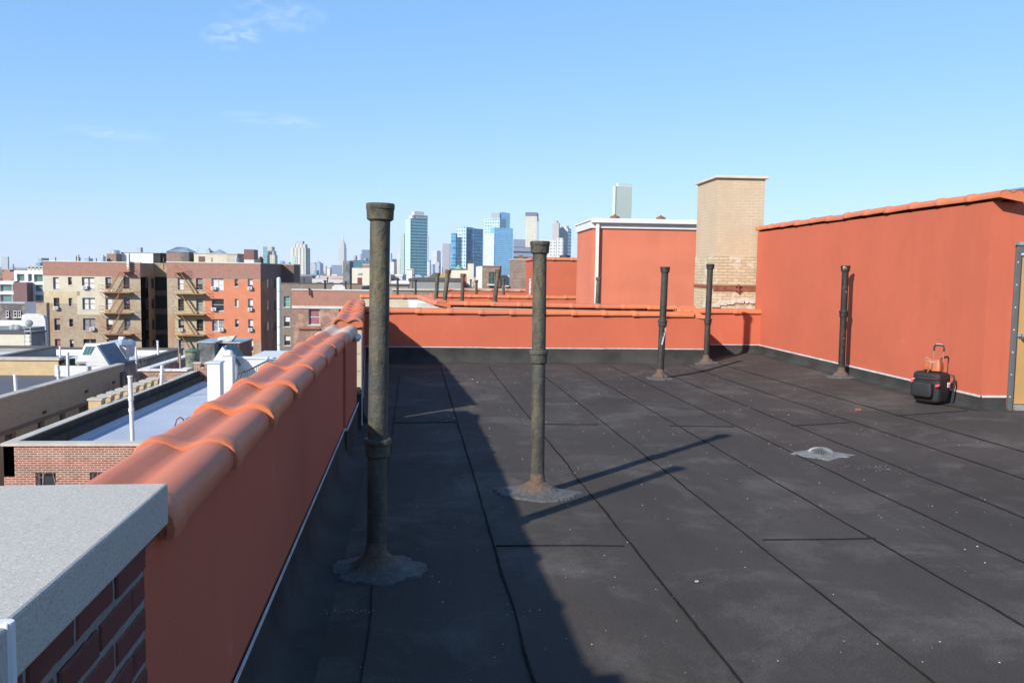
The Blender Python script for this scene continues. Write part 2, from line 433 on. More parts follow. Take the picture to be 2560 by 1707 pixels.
def flashing(t,L,y0=0,zt=.3,side=1,cant=.10,zoff=None):
    """black base flashing with cant and the pale termination bar on top, local frame, roof side +x"""
    f=MB();pts=[(.001,zt),(.012,zt),(.014,zt-.1),(.022,.12),(.05,.055),(cant,.012),(cant+.12,.004),(cant+.12,-.03),(.001,-.03)]
    n=max(2,int((L-y0)/.25));vs=[]
    for j in range(n+1):
        y=y0+(L-y0)*j/n
        for (x,z) in pts:
            w=WM[t.name]@Vector((x,y,0));zz=roofz(w.x,w.y)
            wob=.006*noise.noise((y*2.3,x*9,z*5))
            vs.append((x+(wob if 0.012<x<cant+.05 else 0),y,(z+zz*(1-z/zt) if z<zt-.15 else z)))
    P=len(pts);fs=[(j*P+i,j*P+(i+1)%P,(j+1)*P+(i+1)%P,(j+1)*P+i) for j in range(n) for i in range(P)]
    fs+=[tuple(range(P)),tuple(range(n*P,n*P+P))]
    f.mesh(vs,fs);f.build('base_flashing',M['flash'],t,smooth=True,local=True)
    b=MB();y=y0
    while y<L-.02:
        l=min(2.4+R_.uniform(-.2,.2),L-y);dz=R_.uniform(-.003,.003)
        b.box(.012,.018,y+.004,y+l-.004,zt-.006+dz,zt+.010+dz);y+=l
    b.build('termination_bar',M['bar'],t,local=True)

# ---- left parapet, near stretch (stucco) and its far continuation
def Lpar(name,label,ya,yb,zt,x=0.,th=.30):
    a=LW(x,ya);b=LW(x,yb)
    t=thing(name,label,'parapet wall',a,LA)
    return t,yb-ya
tA,LnA=Lpar('parapet_wall','long red stucco parapet in shade left of the tallest near pipe, topped with terracotta tiles',2.05,9.55,1.09)
w=MB();w.box(-.30,0,0,5.9,-.05,1.085);w.box(-.30,.022,5.9,LnA,-.05,1.085);w.build('wall',M['stucco'],tA,local=True)
flashing(tA,5.88);
f2=MB();f2.box(.0225,.036,5.885,LnA,-.02,.3);f2.box(.0,.034,5.875,5.884,-.02,.3);f2.build('pier_flashing',M['flash'],tA,local=True)
b=MB();b.box(.036,.043,5.88,LnA,.29,.315);b.box(0,.036,5.866,5.874,.29,.315);b.build('termination_bar',M['bar'],tA,local=True)
wa=LW(-.01,2.10,1.065)
tiles(tA,T78,LW(-.005,2.16,1.068),LW(0,1)-LW(0,0),.78,8,LA,.010)
# last two tiles: slipped, pale with old mortar
o=D2.objects.new('coping_tile',T78.copy());COL.objects.link(o);o.parent=tA;o.location=(-.02,8.36-2.05,1.045);o.rotation_euler=(.05,.03,-.05)
o.data.materials[0]=plain('mortar_stained_tile',(.50,.27,.18),.7,0,.3,7,.3,40,tint=(.55,.46,.38));o['label']='pale mortar stained slipped tile'
m=MB()
for i in range(9):
    cx,cy,cz=R_.uniform(-.06,.05),R_.uniform(6.9,7.4),R_.uniform(1.03,1.10)
    m.lathe([(0,-.04),(.035,-.03),(.055,0),(.03,.035),(0,.045)],(cx,cy,cz),n=8,wob=lambda t,j:1+.3*math.sin(3*t+j+i))
m.build('mortar_lump',M['stone'],tA,local=True,smooth=True)
tB,LnB=Lpar('parapet_wall','farther red stucco parapet beyond the gap, behind the tallest near pipe',10.0,17.0,1.12,.05)
w=MB();w.box(-.34,0,.02,LnB,-.05,1.12);w.build('wall',M['stucco'],tB,local=True)
w=MB();w.box(-.335,-.012,-.012,.0,.42,1.08);w.build('end_face',brick('cream_brick',(.60,.52,.36),(.52,.44,.30),(.40,.36,.28),.2,.2,.012),tB,local=True)
flashing(tB,LnB)
b=MB();b.box(-.012,.004,-.022,-.003,.12,1.08);b.box(-.33,-.315,-.022,-.011,.05,1.08);b.path([(0,-.02,.12),(.005,-.03,.0),(.02,-.04,-.02)],.006);b.build('edge_trim',M['steel'],tB,local=True)
w=MB();w.box(-.34,0,-.45,.0,-.05,.40);w.build('gap_curb',M['flash'],tB,local=True)
b=MB();b.box(.001,.012,-.44,-.43,.05,1.02);b.build('edge_strip',M['bar'],tB,local=True)
tiles(tB,T78,LW(0.015,9.96,1.10),LW(0,1)-LW(0,0),.78,9,LA,.012,z=0)

tB.rotation_euler.z=LA+.05
# ---- brick parapet with cast stone coping beside the viewer
tC=thing('brick_parapet','dark red brick parapet with grey cast stone coping at the bottom left corner','parapet wall',LW(0,-2.),LA)
mb=MB();mb.box(-.62,-.001,0,4.05,-.05,1.125);
def mort():
    t=NT('grey_mortar');c=t.mix(t.noise(40,5,.7),(.15,.144,.132),(.30,.29,.27));t.bump(t.noise(90,5,.7),.8,.01);return t.fin(c,.9)
M['mortar']=mort()
mb.build('mortar_bed',M['mortar'],tC,local=True)
def bm_():
    t=NT('maroon_brick');f=t.n('ShaderNodeNewGeometry')
    c=t.mix(f.outputs['Random Per Island'],(.105,.021,.018),(.185,.040,.030));c=t.mix(t.noise(50,5,.7),sc((.09,.025,.02),.7),c)
    c=t.mix(t.ramp(t.noise(7,4,.6),[(.4,(0,0,0)),(.7,(.6,)*3)]),c,(.13,.035,.026))
    t.bump(t.noise(120,4,.7),.5,.004);return t.fin(c,.75)
M['maroon']=bm_()
bk=MB()
def rbrick(mb,x,y0,y1,z0,z1,dp=.012):
    # brick face with irregular outline, 8 points, proud of the mortar
    ny_,nz_=8,4;vs=[]
    def jt(a,b): return noise.noise((a*37,b*37,5))*.0035
    for ring,(dx,inset) in enumerate(((-.01,0),(dp-.004,0),(dp,.004))):
        pts=[]
        for i in range(ny_): pts.append((y0+(y1-y0)*i/ny_,z0))
        for i in range(nz_): pts.append((y1,z0+(z1-z0)*i/nz_))
        for i in range(ny_): pts.append((y1-(y1-y0)*i/ny_,z1))
        for i in range(nz_): pts.append((y0,z1-(z1-z0)*i/nz_))
        cy,cz=(y0+y1)/2,(z0+z1)/2
        for (a,b_) in pts:
            ja,jb=jt(a,b_),jt(b_+3,a)
            sy=-1 if a>cy else 1;sz=-1 if b_>cz else 1
            vs.append((x+dx,a+ja+sy*inset,b_+jb+sz*inset))
    n=2*(ny_+nz_)
    fs=[(r*n+i,r*n+(i+1)%n,(r+1)*n+(i+1)%n,(r+1)*n+i) for r in range(2) for i in range(n)]+[tuple(range(2*n,3*n))]
    mb.mesh(vs,fs)
row=0;z=1.10
while z>-.02:
    y=4.045 if row%2==0 else 4.045-.10
    if row%2:rbrick(bk,-.008,3.952,4.042,z-.056,z)
    while y>0.2:
        yb=y-.194+R_.uniform(-.004,.004)
        rbrick(bk,-.008,yb,y,z-.056+R_.uniform(-.002,.002),z+R_.uniform(-.002,.002),.013+R_.uniform(-.002,.002))
        y=yb-.016-R_.uniform(0,.004)
    z-=.0745;row+=1
bk.build('brick_face',M['maroon'],tC,local=True)
s=MB();s.box(-.70,.045,3.27,4.10,1.135,1.235);o=s.build('coping_slab',M['concrete'],tC,local=True,bevel=.006)
s=MB();s.box(-.70,.050,1.2,3.255,1.132,1.233);s.build('coping_slab',M['concrete'],tC,local=True,bevel=.006)
s=MB();s.box(-.70,.052,3.252,3.273,1.14,1.2375);s.tube((.050,3.262,1.13),(.050,3.262,1.238),.008);s.build('caulk_joint',M['white'],tC,local=True,bevel=.002)
s=MB()
pts=[];n=90
for i in range(n+1):
    y=4.06*i/n;j=.012*noise.noise((y*9,0,1))+.010*noise.noise((y*31,4,1));pts.append((y,1.135,.012+j))
vs=[];
for y,zz,j in pts:
    lo=1.108+.010*noise.noise((y*23,7,2))
    vs+=[(-.01,y,1.137),(.020+j,y,1.137),(.014+j*.7,y,(lo+1.137)/2),(-.01,y,lo)]
fs=[(4*i+k,4*i+k+1,4*i+5+k,4*i+4+k) for i in range(n) for k in range(3)]
s.mesh(vs,fs);s.build('mortar_bead',M['mortar'],tC,local=True,smooth=True)

# ---- end parapets
def crosswall(name,label,xa,xb,y,th,zt,tile,step,mat=None,flash_=True,zb=-.05,slope=0,tilez=None,nt=None,xt0=None,grp=None,strip=.3):
    # roof face looks to -Y; local x -> -Y, local y -> +X
    t=thing(name,label,'parapet wall',(xa,y,0),-math.pi/2)
    w=MB();L=xb-xa
    w.mesh([(-th,0,zb),(0,0,zb),(0,L,zb),(-th,L,zb),(-th,0,zt),(0,0,zt),(0,L,zt-slope),(-th,L,zt-slope)],[(3,2,1,0),(4,5,6,7),(0,1,5,4),(2,3,7,6),(3,0,4,7),(1,2,6,5)])
    w.build('wall',mat or M['stucco'],t,local=True)
    if flash_:flashing(t,L,zt=strip)
    inv=WM[t.name]
    n=nt or int(round(L/step))
    x0=xa if xt0 is None else xt0
    tiles(t,tile,(x0,y-.005,(zt if tilez is None else tilez)),(1,0,-slope/L),step,n,-math.pi/2,.006)
    return t
tE=crosswall('parapet_wall','low red stucco parapet across the far end of the black roof',-1.72,5.13,16.8,.30,.955,T61,.61,slope=.03,xt0=-1.86,nt=11)
hip=MB();hip.mesh([(0,6.58,.93),(0.06,6.90,.90),(-.30,6.90,.90),(-.30,6.58,.93),(-.10,6.58,1.06),(-.1,6.70,1.045)],[(0,1,5,4),(1,2,5),(2,3,4,5)])
hip.build('hip_tile',M['tile'],tE,local=True)
tF=crosswall('parapet_wall','short recessed red stucco parapet under the tan brick chimney',4.9,6.68,18.0,.30,.955,T61,.61,xt0=4.85,nt=3)
sidew=MB();sidew.box(4.83,5.13,17.1,18.0,-.05,.93);sidew.build('side_wall',M['stucco'],tE)
sf=MB();sf.box(5.13,5.146,16.8,18.0,-.02,.3);sf.build('side_flashing',M['flash'],tE)

# ---- stair bulkhead on the right
BX=6.68;BY=10.25
tG=thing('stair_bulkhead','tall red stucco rooftop bulkhead on the right with terracotta coping and a tan door','bulkhead',(BX,BY,0))
ztop=2.72
w=MB();w.q([(BX,BY,-.05),(BX,18.35,-.05),(BX,18.35,ztop),(BX,BY,ztop)]);
w.q([(BX,18.35,-.05),(12,18.35,-.05),(12,18.35,ztop),(BX,18.35,ztop)])
DX0,DX1=7.055,8.055
w.holes(BX,12,-.05,ztop,[(DX0,DX1,.12,2.13)],BY,.14)
w.q([(BX,BY,ztop),(12,BY,ztop),(12,18.35,ztop),(BX,18.35,ztop)])
w.build('wall',M['stucco'],tG)
tiles(tG,T69,(BX-.005,18.35,ztop+.02),(0,-1,0),.69,12,math.pi,.012)
def tzero():
    for i in range(8):
        o=D2.objects.new('coping_tile',T69);COL.objects.link(o);o.parent=tG
        o.location=(.12+.69*i,.005,ztop+.015);o.rotation_euler=(0,0,-math.pi/2)
tzero()
def flash_world(parent,a,b,nrm,zt=.3):
    a=Vector((*a,0));b=Vector((*b,0));d=b-a;L=d.length;rz=math.atan2(d.y,d.x)-math.pi/2
    m_=Matrix.Translation(a)@Matrix.Rotation(rz,4,'Z')
    pts=[(.001,zt),(.012,zt),(.014,zt-.1),(.022,.12),(.05,.055),(.10,.012),(.22,.004),(.22,-.05),(.001,-.05)]
    n=max(2,int(L/.25));vs=[];P=len(pts);f=MB()
    for j in range(n+1):
        for (x,z) in pts:
            w=m_@Vector((x*nrm,L*j/n,0));zz=roofz(w.x,w.y);k=max(0,1-z/(zt*.6))
            vs.append((w.x,w.y,z+zz*k if z<zt-.12 else z))
    f.mesh(vs,[(j*P+i,j*P+(i+1)%P,(j+1)*P+(i+1)%P,(j+1)*P+i) for j in range(n) for i in range(P)]+[tuple(range(P)),tuple(range(n*P,n*P+P))])
    f.build('base_flashing',M['flash'],parent,smooth=True)
    s=MB();vs=[m_@Vector((x*nrm,y,z)) for (x,y,z) in ((.012,0,zt-.012),(.02,0,zt-.012),(.02,L,zt-.012),(.012,L,zt-.012),(.012,0,zt+.014),(.02,0,zt+.014),(.02,L,zt+.014),(.012,L,zt+.014))]
    s.mesh(vs,[(3,2,1,0),(4,5,6,7),(0,1,5,4),(2,3,7,6),(3,0,4,7),(1,2,6,5)]);s.build('termination_bar',M['bar'],parent)
flash_world(tG,(BX,BY-.0),(BX,18.0),-1)
flash_world(tG,(BX,BY),(DX0-.055,BY),1)
flash_world(tG,(DX1+.09,BY),(12,BY),1)
cf=MB();cf.box(BX-.016,BX+.002,BY-.016,BY+.002,-.02,.296);cf.build('corner_flashing',M['flash'],tG)
# door frame and door
fr=MB();
fr.box(DX0-.04,DX0+.02,BY-.035,BY+.10,.10,2.10);fr.box(DX1-.05,DX1+.10,BY-.035,BY+.10,.10,2.10);fr.box(DX0-.04,DX1+.10,BY-.037,BY+.10,2.10,2.19)
fd=fr.build('door_frame',plain('grey_frame_paint',(.095,.10,.098),.5,0,.12,6),tG,bevel=.004)
for k in range(7):
    sn=MB();sn.lathe([(0,.006),(.008,.005),(.010,0)],(DX0-.02,BY-.036,.3+.28*k),(0,-1,0),n=8);sn.build('screw',M['bar'],fd)
hd=MB();hd.box(DX0-.07,DX1+.12,BY-.05,BY-.030,2.19,2.235);hd.build('drip_cap',plain('weathered_metal',(.25,.25,.25),.6,.3,.5,20),fd)
dd=MB();dd.box(DX0+.024,DX1-.055,BY+.03,BY+.075,.20,2.07);
door=dd.build('door',plain('tan_door_paint',(.42,.24,.085),.5,0,.08,2.5),tG,bevel=.003)
dk=MB();dk.lathe([(0,0),(.033,.0),(.033,.008),(.013,.014),(.013,.04),(.026,.048),(.031,.062),(.026,.078),(.0,.082)],(DX0+.105,BY+.03,1.06),(0,-1,0),n=20)
dk.build('door_knob',plain('satin_nickel',(.6,.58,.55),.25,.9,.1,5),door,smooth=True)
sl=MB();sl.box(DX0+.05,DX1-.05,BY-.05,BY+.12,.105,.19);sl.build('door_sill',plain('aluminium_sill',(.32,.29,.28),.5,.3,.2,9),tG,bevel=.004)
# hipped skylight standing on the bulkhead roof
tS=thing('skylight','dark blue glass hipped skylight peeking over the tall red bulkhead wall','skylight',(9.0,13.2,ztop))
k=MB();k.box(8.1,9.9,12.0,14.4,ztop,ztop+.10);k.build('curb',M['steel'],tS)
k=MB();k.mesh([(8.15,12.05,ztop+.1),(9.85,12.05,ztop+.1),(9.85,14.35,ztop+.1),(8.15,14.35,ztop+.1),(9.0,12.9,ztop+.48),(9.0,13.5,ztop+.48)],[(0,1,4),(1,2,5,4),(2,3,5),(3,0,4,5)]);k.build('glazing',glass('skylight_glass',(.03,.05,.09),.15,.2),tS)
k=MB()
for a_,b_ in (((8.15,12.05,ztop+.1),(9.0,12.9,ztop+.48)),((8.15,14.35,ztop+.1),(9.,13.5,ztop+.48)),((9,12.9,ztop+.48),(9,13.5,ztop+.48)),((9.85,12.05,ztop+.1),(9.0,12.9,ztop+.48)),((9.85,14.35,ztop+.1),(9.0,13.5,ztop+.48))):k.tube(a_,b_,.022)
k.build('ridge_bar',M['steel'],tS)

# ---------------------------------------------------------------- vent pipes
def skirt(t,base,r0,R,seed,el=1.,rz=0.,name='flashing_patch'):
    # domed, ragged cement patch
    mb=MB();n=96;rad=[0,.6,.85,1.0];prof_=[(r0*1.0,.17),(r0*1.15,.10),(r0*1.9,.05),(R*.55,.026),(R*.8,.016),(R*.97,.010),(R,.0),(R*1.0,-.03)]
    vs=[]
    for j,(r,z) in enumerate(prof_):
        for i in range(n):
            a=2*math.pi*i/n;f=1.
            if r>R*.5:
                f=1+.22*noise.noise((math.cos(a)*1.5+seed,math.sin(a)*1.5,2))+.08*noise.noise((math.cos(a)*5+seed,math.sin(a)*5,2))+.07*noise.noise((math.cos(a)*15+seed,math.sin(a)*15,2))
            x=r*f*math.cos(a)*(el if r>R*.4 else 1);y=r*f*math.sin(a)
            c,s_=math.cos(rz),math.sin(rz);x,y=x*c-y*s_,x*s_+y*c
            vs.append((x,y,z+roofz(base[0]+x,base[1]+y)-base[2]+.004))
    fs=[(j*n+i,j*n+(i+1)%n,(j+1)*n+(i+1)%n,(j+1)*n+i) for j in range(len(prof_)-1) for i in range(n)]
    mb.mesh(vs,fs);return mb.build(name,M['tar'],t,smooth=True,local=True)
def vent(label,base,top,r,hubs,mat='pipe',R=.34,el=1.,rz=0,seed=1.,caph=.09,grp='cast iron vent pipes on the black roof',patch=True,name='vent_pipe',cat='vent pipe',n=28,fork=False):
    base=Vector(base);top=Vector(top);t=thing(name,label,cat,base,0,grp)
    ax=top-base;Lz=ax.length;ax.normalize()
    def wob(a,j): return 1+.012*math.sin(3*a+j*1.3)+.008*math.sin(7*a+j)
    segs=sorted(hubs)
    # shaft
    m=MB();pr_=[(r,0)];zz=0
    k=10
    for i in range(1,k+1):pr_.append((r*(1+.006*math.sin(i*2.1)),(Lz-.005)*i/k))
    m.lathe(pr_,(0,0,0),ax,n,wob=wob);m.build('shaft',M[mat],t,smooth=True,local=True)
    for h in segs:
        m=MB();m.lathe([(r*1.02,-.085),(r*1.22,-.075),(r*1.25,-.012),(r*1.38,-.006),(r*1.40,.018),(r*1.30,.026),(r*1.05,.027)],tuple(ax*h),ax,n,wob=wob)
        m.build('hub_collar',M[mat],t,smooth=True,local=True)
    m=MB();c=caph
    m.lathe([(r*1.0,Lz-c-.012),(r*1.30,Lz-c),(r*1.34,Lz-.035),(r*1.42,Lz-.03),(r*1.44,Lz-.006),(r*1.38,Lz),(r*1.0,Lz+.001),(r*.95,Lz-.05),(r*.9,Lz-.3),(0,Lz-.3)],(0,0,0),ax,n,wob=lambda a,j:1+.02*math.sin(2*a+j))
    m.build('hub_rim',M[mat],t,smooth=True,local=True)
    if patch:skirt(t,base,r,R,seed,el,rz)
    return t
def vp(ub,vb,ut,vt,Y=None):
    b=PR(ub,vb) if Y is None else Vector((Xu(ub,vb,Y),Y,Zv(ub,vb,Y)))
    tp=PY(ut,vt,b.y);return b,tp
b,tp=vp(941,1424,951,509);P1=b
vent('tallest near vent pipe with a broad bell rim, standing beside the shaded left parapet',b,tp,.0575,[.76],R=.245,el=1.12,seed=2.)
b,tp=vp(1343,1234,1350,603);P2=b
vent('olive weathered vent pipe in the middle of the roof, rusty at its foot',b,tp,.0545,[1.13],R=.235,el=1.42,rz=-.35,seed=5.)
b,tp=vp(1650,947,1663,667)
vent('dark vent pipe with a scraped silver patch, leaning before the far parapet end',b,tp,.058,[.98],R=.20,el=1.15,seed=8.,mat='pipe3')
pd=MB();ax=(tp-b).normalized()
for i in range(5):
    a=-1.5+.15*i;z=.62+.07*i
    q=b+ax*z+Vector((.059*math.sin(.25*i-.1),-.059*math.cos(.25*i-.1),0));pd.obox(q,(.012,.002,0),(0,.0012,0),(.006,0,.03+.01*(i%2)))
pd.build('scraped_patch',M['bar'],D2.objects['vent_pipe.002'])
b,tp=vp(1765,908,1776,660)
vent('plain dark vent pipe standing in the recess before the tan brick chimney',b,tp,.057,[.86],R=.21,el=1.15,seed=11.,mat='pipe3')
d_=ray(2103,935);k_=6.47/d_.x;b=Vector((6.47,d_.y*k_,H+d_.z*k_));tp=PY(2114,664,b.y)
vent('glossy black vent pipe with paint splashes close to the tall red wall',b,tp,.053,[1.02],mat='pipe2',R=.19,el=1.2,seed=14.)

# ---------------------------------------------------------------- roof drain
dp=PR(2052,1136)
tD=thing('roof_drain','domed grated roof drain in a pale ragged cement patch','roof drain',dp)
mb=MB();n=80;vs=[];pr_=[(.0,.012),(.08,.016),(.16,.014),(.25,.009),(.29,.0),(.29,-.02)]
for j,(r,z) in enumerate(pr_):
    for i in range(n):
        a=2*math.pi*i/n
        sq=1/max(abs(math.cos(a-.65)),abs(math.sin(a-.65)));f=(sq*.75)*(1+.22*noise.noise((math.cos(a)*3,math.sin(a)*3,2))+.14*noise.noise((math.cos(a)*11,math.sin(a)*11,7))) if j>1 else 1
        x,y=r*f*math.cos(a)*1.05,r*f*math.sin(a)*.92
        vs.append((x,y,z+roofz(dp.x+x,dp.y+y)-dp.z+.003))
mb.mesh(vs,[(j*n+i,j*n+(i+1)%n,(j+1)*n+(i+1)%n,(j+1)*n+i) for j in range(len(pr_)-1) for i in range(n)])
mb.build('cement_patch',plain('pale_cement',(.15,.145,.14),.8,0,.35,14,.6,30),tD,smooth=True,local=True)
def dome(r,h,k): # profile
    return [(r*math.cos(a),h*math.sin(a)) for a in [math.pi/2*i/k for i in range(k+1)]]
g=MB();g.lathe([(.145,.012),(.145,.020),(.118,.022),(.118,.012)],n=40)
for i in range(44):
    a=2*math.pi*i/44;g.path([(x*math.cos(a),x*math.sin(a),.02+z) for (x,z) in dome(.118,.052,8)[:-1]],.0032,5)
g.lathe([(.0,.073),(.022,.072),(.034,.068),(.022,.064),(0,.06)],n=20)
g.build('dome_strainer',plain('cast_grate',(.20,.20,.195),.5,.3,.2,8),tD,smooth=True,local=True)
g=MB();g.lathe([(.10,.02),(.07,.04),(0,.05)],n=20);g.build('sump',M['dark'],tD,local=True)

# ---------------------------------------------------------------- suitcase and handbag
sp=PR(2326,1001)
sp.x=min(sp.x,6.34);
d=ray(2326,1001);k_=sp.x/d.x;sp=Vector((sp.x,d.y*k_,roofz(sp.x,d.y*k_)))
SRZ=math.radians(-62)
tU=thing('rolling_suitcase','black wheeled suitcase standing upright against the red wall with its handle pulled out','suitcase',sp,SRZ)
def softbox(mb,w,d_,h,z0,taper=.0,seed=0,r=.05,pw=.022):
    import itertools
    N=12;K=22;vs=[]
    for k in range(K+1):
        t=k/K;z=z0+h*t;e=min(1,(math.sin(min(t,1-t)*math.pi*.5/ .09) if min(t,1-t)<.09 else 1))
        sx=(w/2-r*(1-e))*(1-taper*(1-t))+pw*math.sin(math.pi*t);sy=(d_/2-r*(1-e))*(1-taper*.6*(1-t))+pw*.7*math.sin(math.pi*t)
        for i in range(4*N):
            a=2*math.pi*i/(4*N);c,s_=math.cos(a),math.sin(a);p=7.
            q=(abs(c)**p+abs(s_)**p)**(-1/p)*1.0
            w_=1+.02*noise.noise((c*2+seed,s_*2,z*7))
            vs.append((sx*q*c*w_,sy*q*s_*w_,z))
    n=4*N;fs=[(j*n+i,j*n+(i+1)%n,(j+1)*n+(i+1)%n,(j+1)*n+i) for j in range(K) for i in range(n)]
    fs+=[tuple(range(n-1,-1,-1)),tuple(range(K*n,K*n+n))]
    mb.mesh(vs,fs)
cloth=plain('black_ballistic_fabric',(.010,.010,.0105),.65,0,.35,7,.5,90)
m=MB();softbox(m,.385,.27,.40,.025,.10,3,.03,.010);m.build('body',cloth,tU,smooth=True,local=True)
m=MB();softbox(m,.27,.06,.20,.10,.0,5,.02,.01);
for v in range(len(m.v)):x,y,z=m.v[v];m.v[v]=(x-.02,y-.175,z)
m.build('front_pocket',cloth,tU,smooth=True,local=True)
m=MB();m.path([(-.185,-.13,.34),(-.16,-.165,.345),(0,-.175,.345),(.16,-.165,.35),(.19,-.12,.352)],.004,6);m.path([(.19,-.12,.352),(.2,0,.36),(.19,.12,.365)],.004,6)
m.build('piping',plain('dark_red_piping',(.14,.015,.02),.6),tU,local=True)
m=MB();
for sx in (-.068,.068):m.path([(sx,.12,.05),(sx,.125,.42),(sx*.96,.135,.74)],.0075,8)
m.build('handle_tube',plain('chrome_tube',(.45,.40,.36),.3,.8,.2,8),tU,smooth=True,local=True)
m=MB();m.path([(-.066,.135,.69),(-.070,.137,.74),(-.052,.138,.765),(0,.139,.772),(.052,.138,.765),(.070,.137,.74),(.066,.135,.69)],.0125,8);m.build('grip',M['black'],tU,smooth=True,local=True)
m=MB();m.path([(-.045,.136,.778),(0,.137,.785),(.045,.136,.778)],.005,6);m.build('grip_plate',M['bar'],tU,local=True)
for sx in (.165,-.165):
    m=MB();m.lathe([(.012,-.012),(.033,-.012),(.036,-.006),(.036,.006),(.033,.012),(.012,.012)],(sx,.125,.037),(1,0,0),n=20);wo=m.build('wheel',M['black'],tU,smooth=True,local=True)
    m=MB();m.lathe([(0,-.014),(.020,-.014),(.022,-.010),(.022,.010),(.020,.014),(0,.014)],(sx,.125,.037),(1,0,0),n=16);m.build('rim',M['bar'],wo,smooth=True,local=True)
pink=plain('pink_luggage_tag',(.75,.06,.10),.5)
for (x,y,z) in ((-.205,-.10,.285),(.185,-.165,.27)):
    m=MB();m.obox((x,y,z),(.022,0,.006),(0,.008,0),(-.004,0,.016));m.obox((x+.02,y,z+.012),(.012,0,.004),(0,.005,0),(0,0,.007));m.build('luggage_tag',pink,tU,local=True,bevel=.003)
m=MB();m.obox((.203,.06,.27),(.002,0,0),(0,.028,0),(0,0,.032));m.build('side_label',plain('white_label',(.7,.68,.66),.5),tU,local=True)
m=MB();m.obox((.2055,.065,.262),(.0012,0,0),(0,.016,0),(0,0,.012));m.build('side_label_mark',plain('label_mark',(.5,.06,.06),.5),tU,local=True)
m=MB();m.obox((-.12,-.213,.335),(.02,0,0),(0,.002,0),(0,0,.004));m.build('front_badge',M['bar'],tU,local=True)
m=MB();m.path([(.15,.15,.40),(.20,.17,.38),(.215,.17,.30),(.205,.16,.15),(.20,.15,.05)],.012,8);m.build('back_frame',M['black'],tU,smooth=True,local=True)
hb=sp+Vector((0.01,-.015,.428))
tH=thing('handbag','tan orange leather handbag sitting on top of the black suitcase','handbag',hb,SRZ+.1)
lea=plain('tan_leather',(.34,.095,.03),.5,0,.25,12,.3,60)
m=MB();softbox(m,.215,.13,.165,0,.0,9,.04,.014);
for v in range(len(m.v)):
    x,y,z=m.v[v];k=z/.155;m.v[v]=(x*(1-.22*k),y*(1-.45*k)+.01*math.sin(9*x)*k,z+.008*math.sin(14*x)*k)
m.build('body',lea,tH,smooth=True,local=True)
m=MB();softbox(m,.09,.03,.10,.02,.0,4,.02,.008)
for v in range(len(m.v)):x,y,z=m.v[v];m.v[v]=(x-.035,y-.072,z)
m.build('side_pocket',lea,tH,smooth=True,local=True)
m=MB();m.path([(-.085,-.04,.13),(-.105,-.05,.165),(-.085,-.05,.185),(-.03,-.04,.16),(-.02,-.06,.09),(-.03,-.085,.0),(-.05,-.10,-.02)],.0045,6);m.build('strap',plain('strap_leather',(.30,.20,.15),.5),tH,smooth=True,local=True)
m=MB();m.path([(-.02,-.068,.12),(0,-.07,.125),(.05,-.064,.122)],.003,5);m.build('zip',M['bar'],tH,local=True)

# ---------------------------------------------------------------- grit and chips
gm=NT('grit');c=gm.ramp(gm.n('ShaderNodeNewGeometry').outputs['Random Per Island'],[(.0,(.46,.44,.41)),(.6,(.40,.38,.35)),(.72,(.36,.17,.10)),(.9,(.30,.18,.12)),(1,(.5,.48,.44))]);gm.fin(c,.7)
g=MB()
def chip(x,y,s):
    z=roofz(x,y)+.006;a=R_.uniform(0,6.28);e=R_.uniform(.5,1)
    vs=[(x+s*math.cos(a+k*1.5708)*(e if k%2 else 1),y+s*math.sin(a+k*1.5708)*(e if k%2 else 1),z) for k in range(4)]+[(x,y,z+s*.6),(x,y,z-s*.3)]
    g.mesh(vs,[(0,1,4),(1,2,4),(2,3,4),(3,0,4),(1,0,5),(2,1,5),(3,2,5),(0,3,5)])
for i in range(1000):
    y=1.5+15*R_.random()**1.7;x=-.4+R_.random()*7
    if x>6.2 or x< -.6-.04*y+.2: continue
    if noise.noise((x*.6,y*.6,9))<-.22: continue
    chip(x,y,R_.uniform(.0019,.0045)*(1+.085*y)*(1.6 if R_.random()<.06 else 1))
p=PR(855,1530)
for i in range(26): chip(p.x-.12+.011*i+R_.uniform(-.01,.01),p.y+.02*math.sin(i)+R_.uniform(-.012,.012),.0035)
p=PR(2180,1170)
for i in range(70): chip(p.x+R_.gauss(0,.20),p.y+R_.gauss(0,.09),R_.uniform(.002,.005))
gg=g.build('roof_grit',gm.m);tag(gg,'scattered pale grit and brick crumbs over the black roof','grit',kind='stuff')
p=PR(2146,1026)
c_=MB();c_.obox((0,0,.012),(.040,.013,0),(-.004,.014,.003),(0,0,.008));cc=thing('brick_chip','small red chip lying alone on the roof left of the suitcase','chip',p);c_.build('chip',plain('red_chip',(.36,.10,.06)),cc,local=True)
p=PR(1742,1456)
c_=MB();c_.obox((0,0,.009),(.009,.003,0),(-.002,.007,.0),(0,0,.003));cc=thing('litter_scrap','tiny pale green scrap of litter on the near roof','litter',p);c_.build('scrap',plain('pale_scrap',(.36,.42,.34)),cc,local=True)
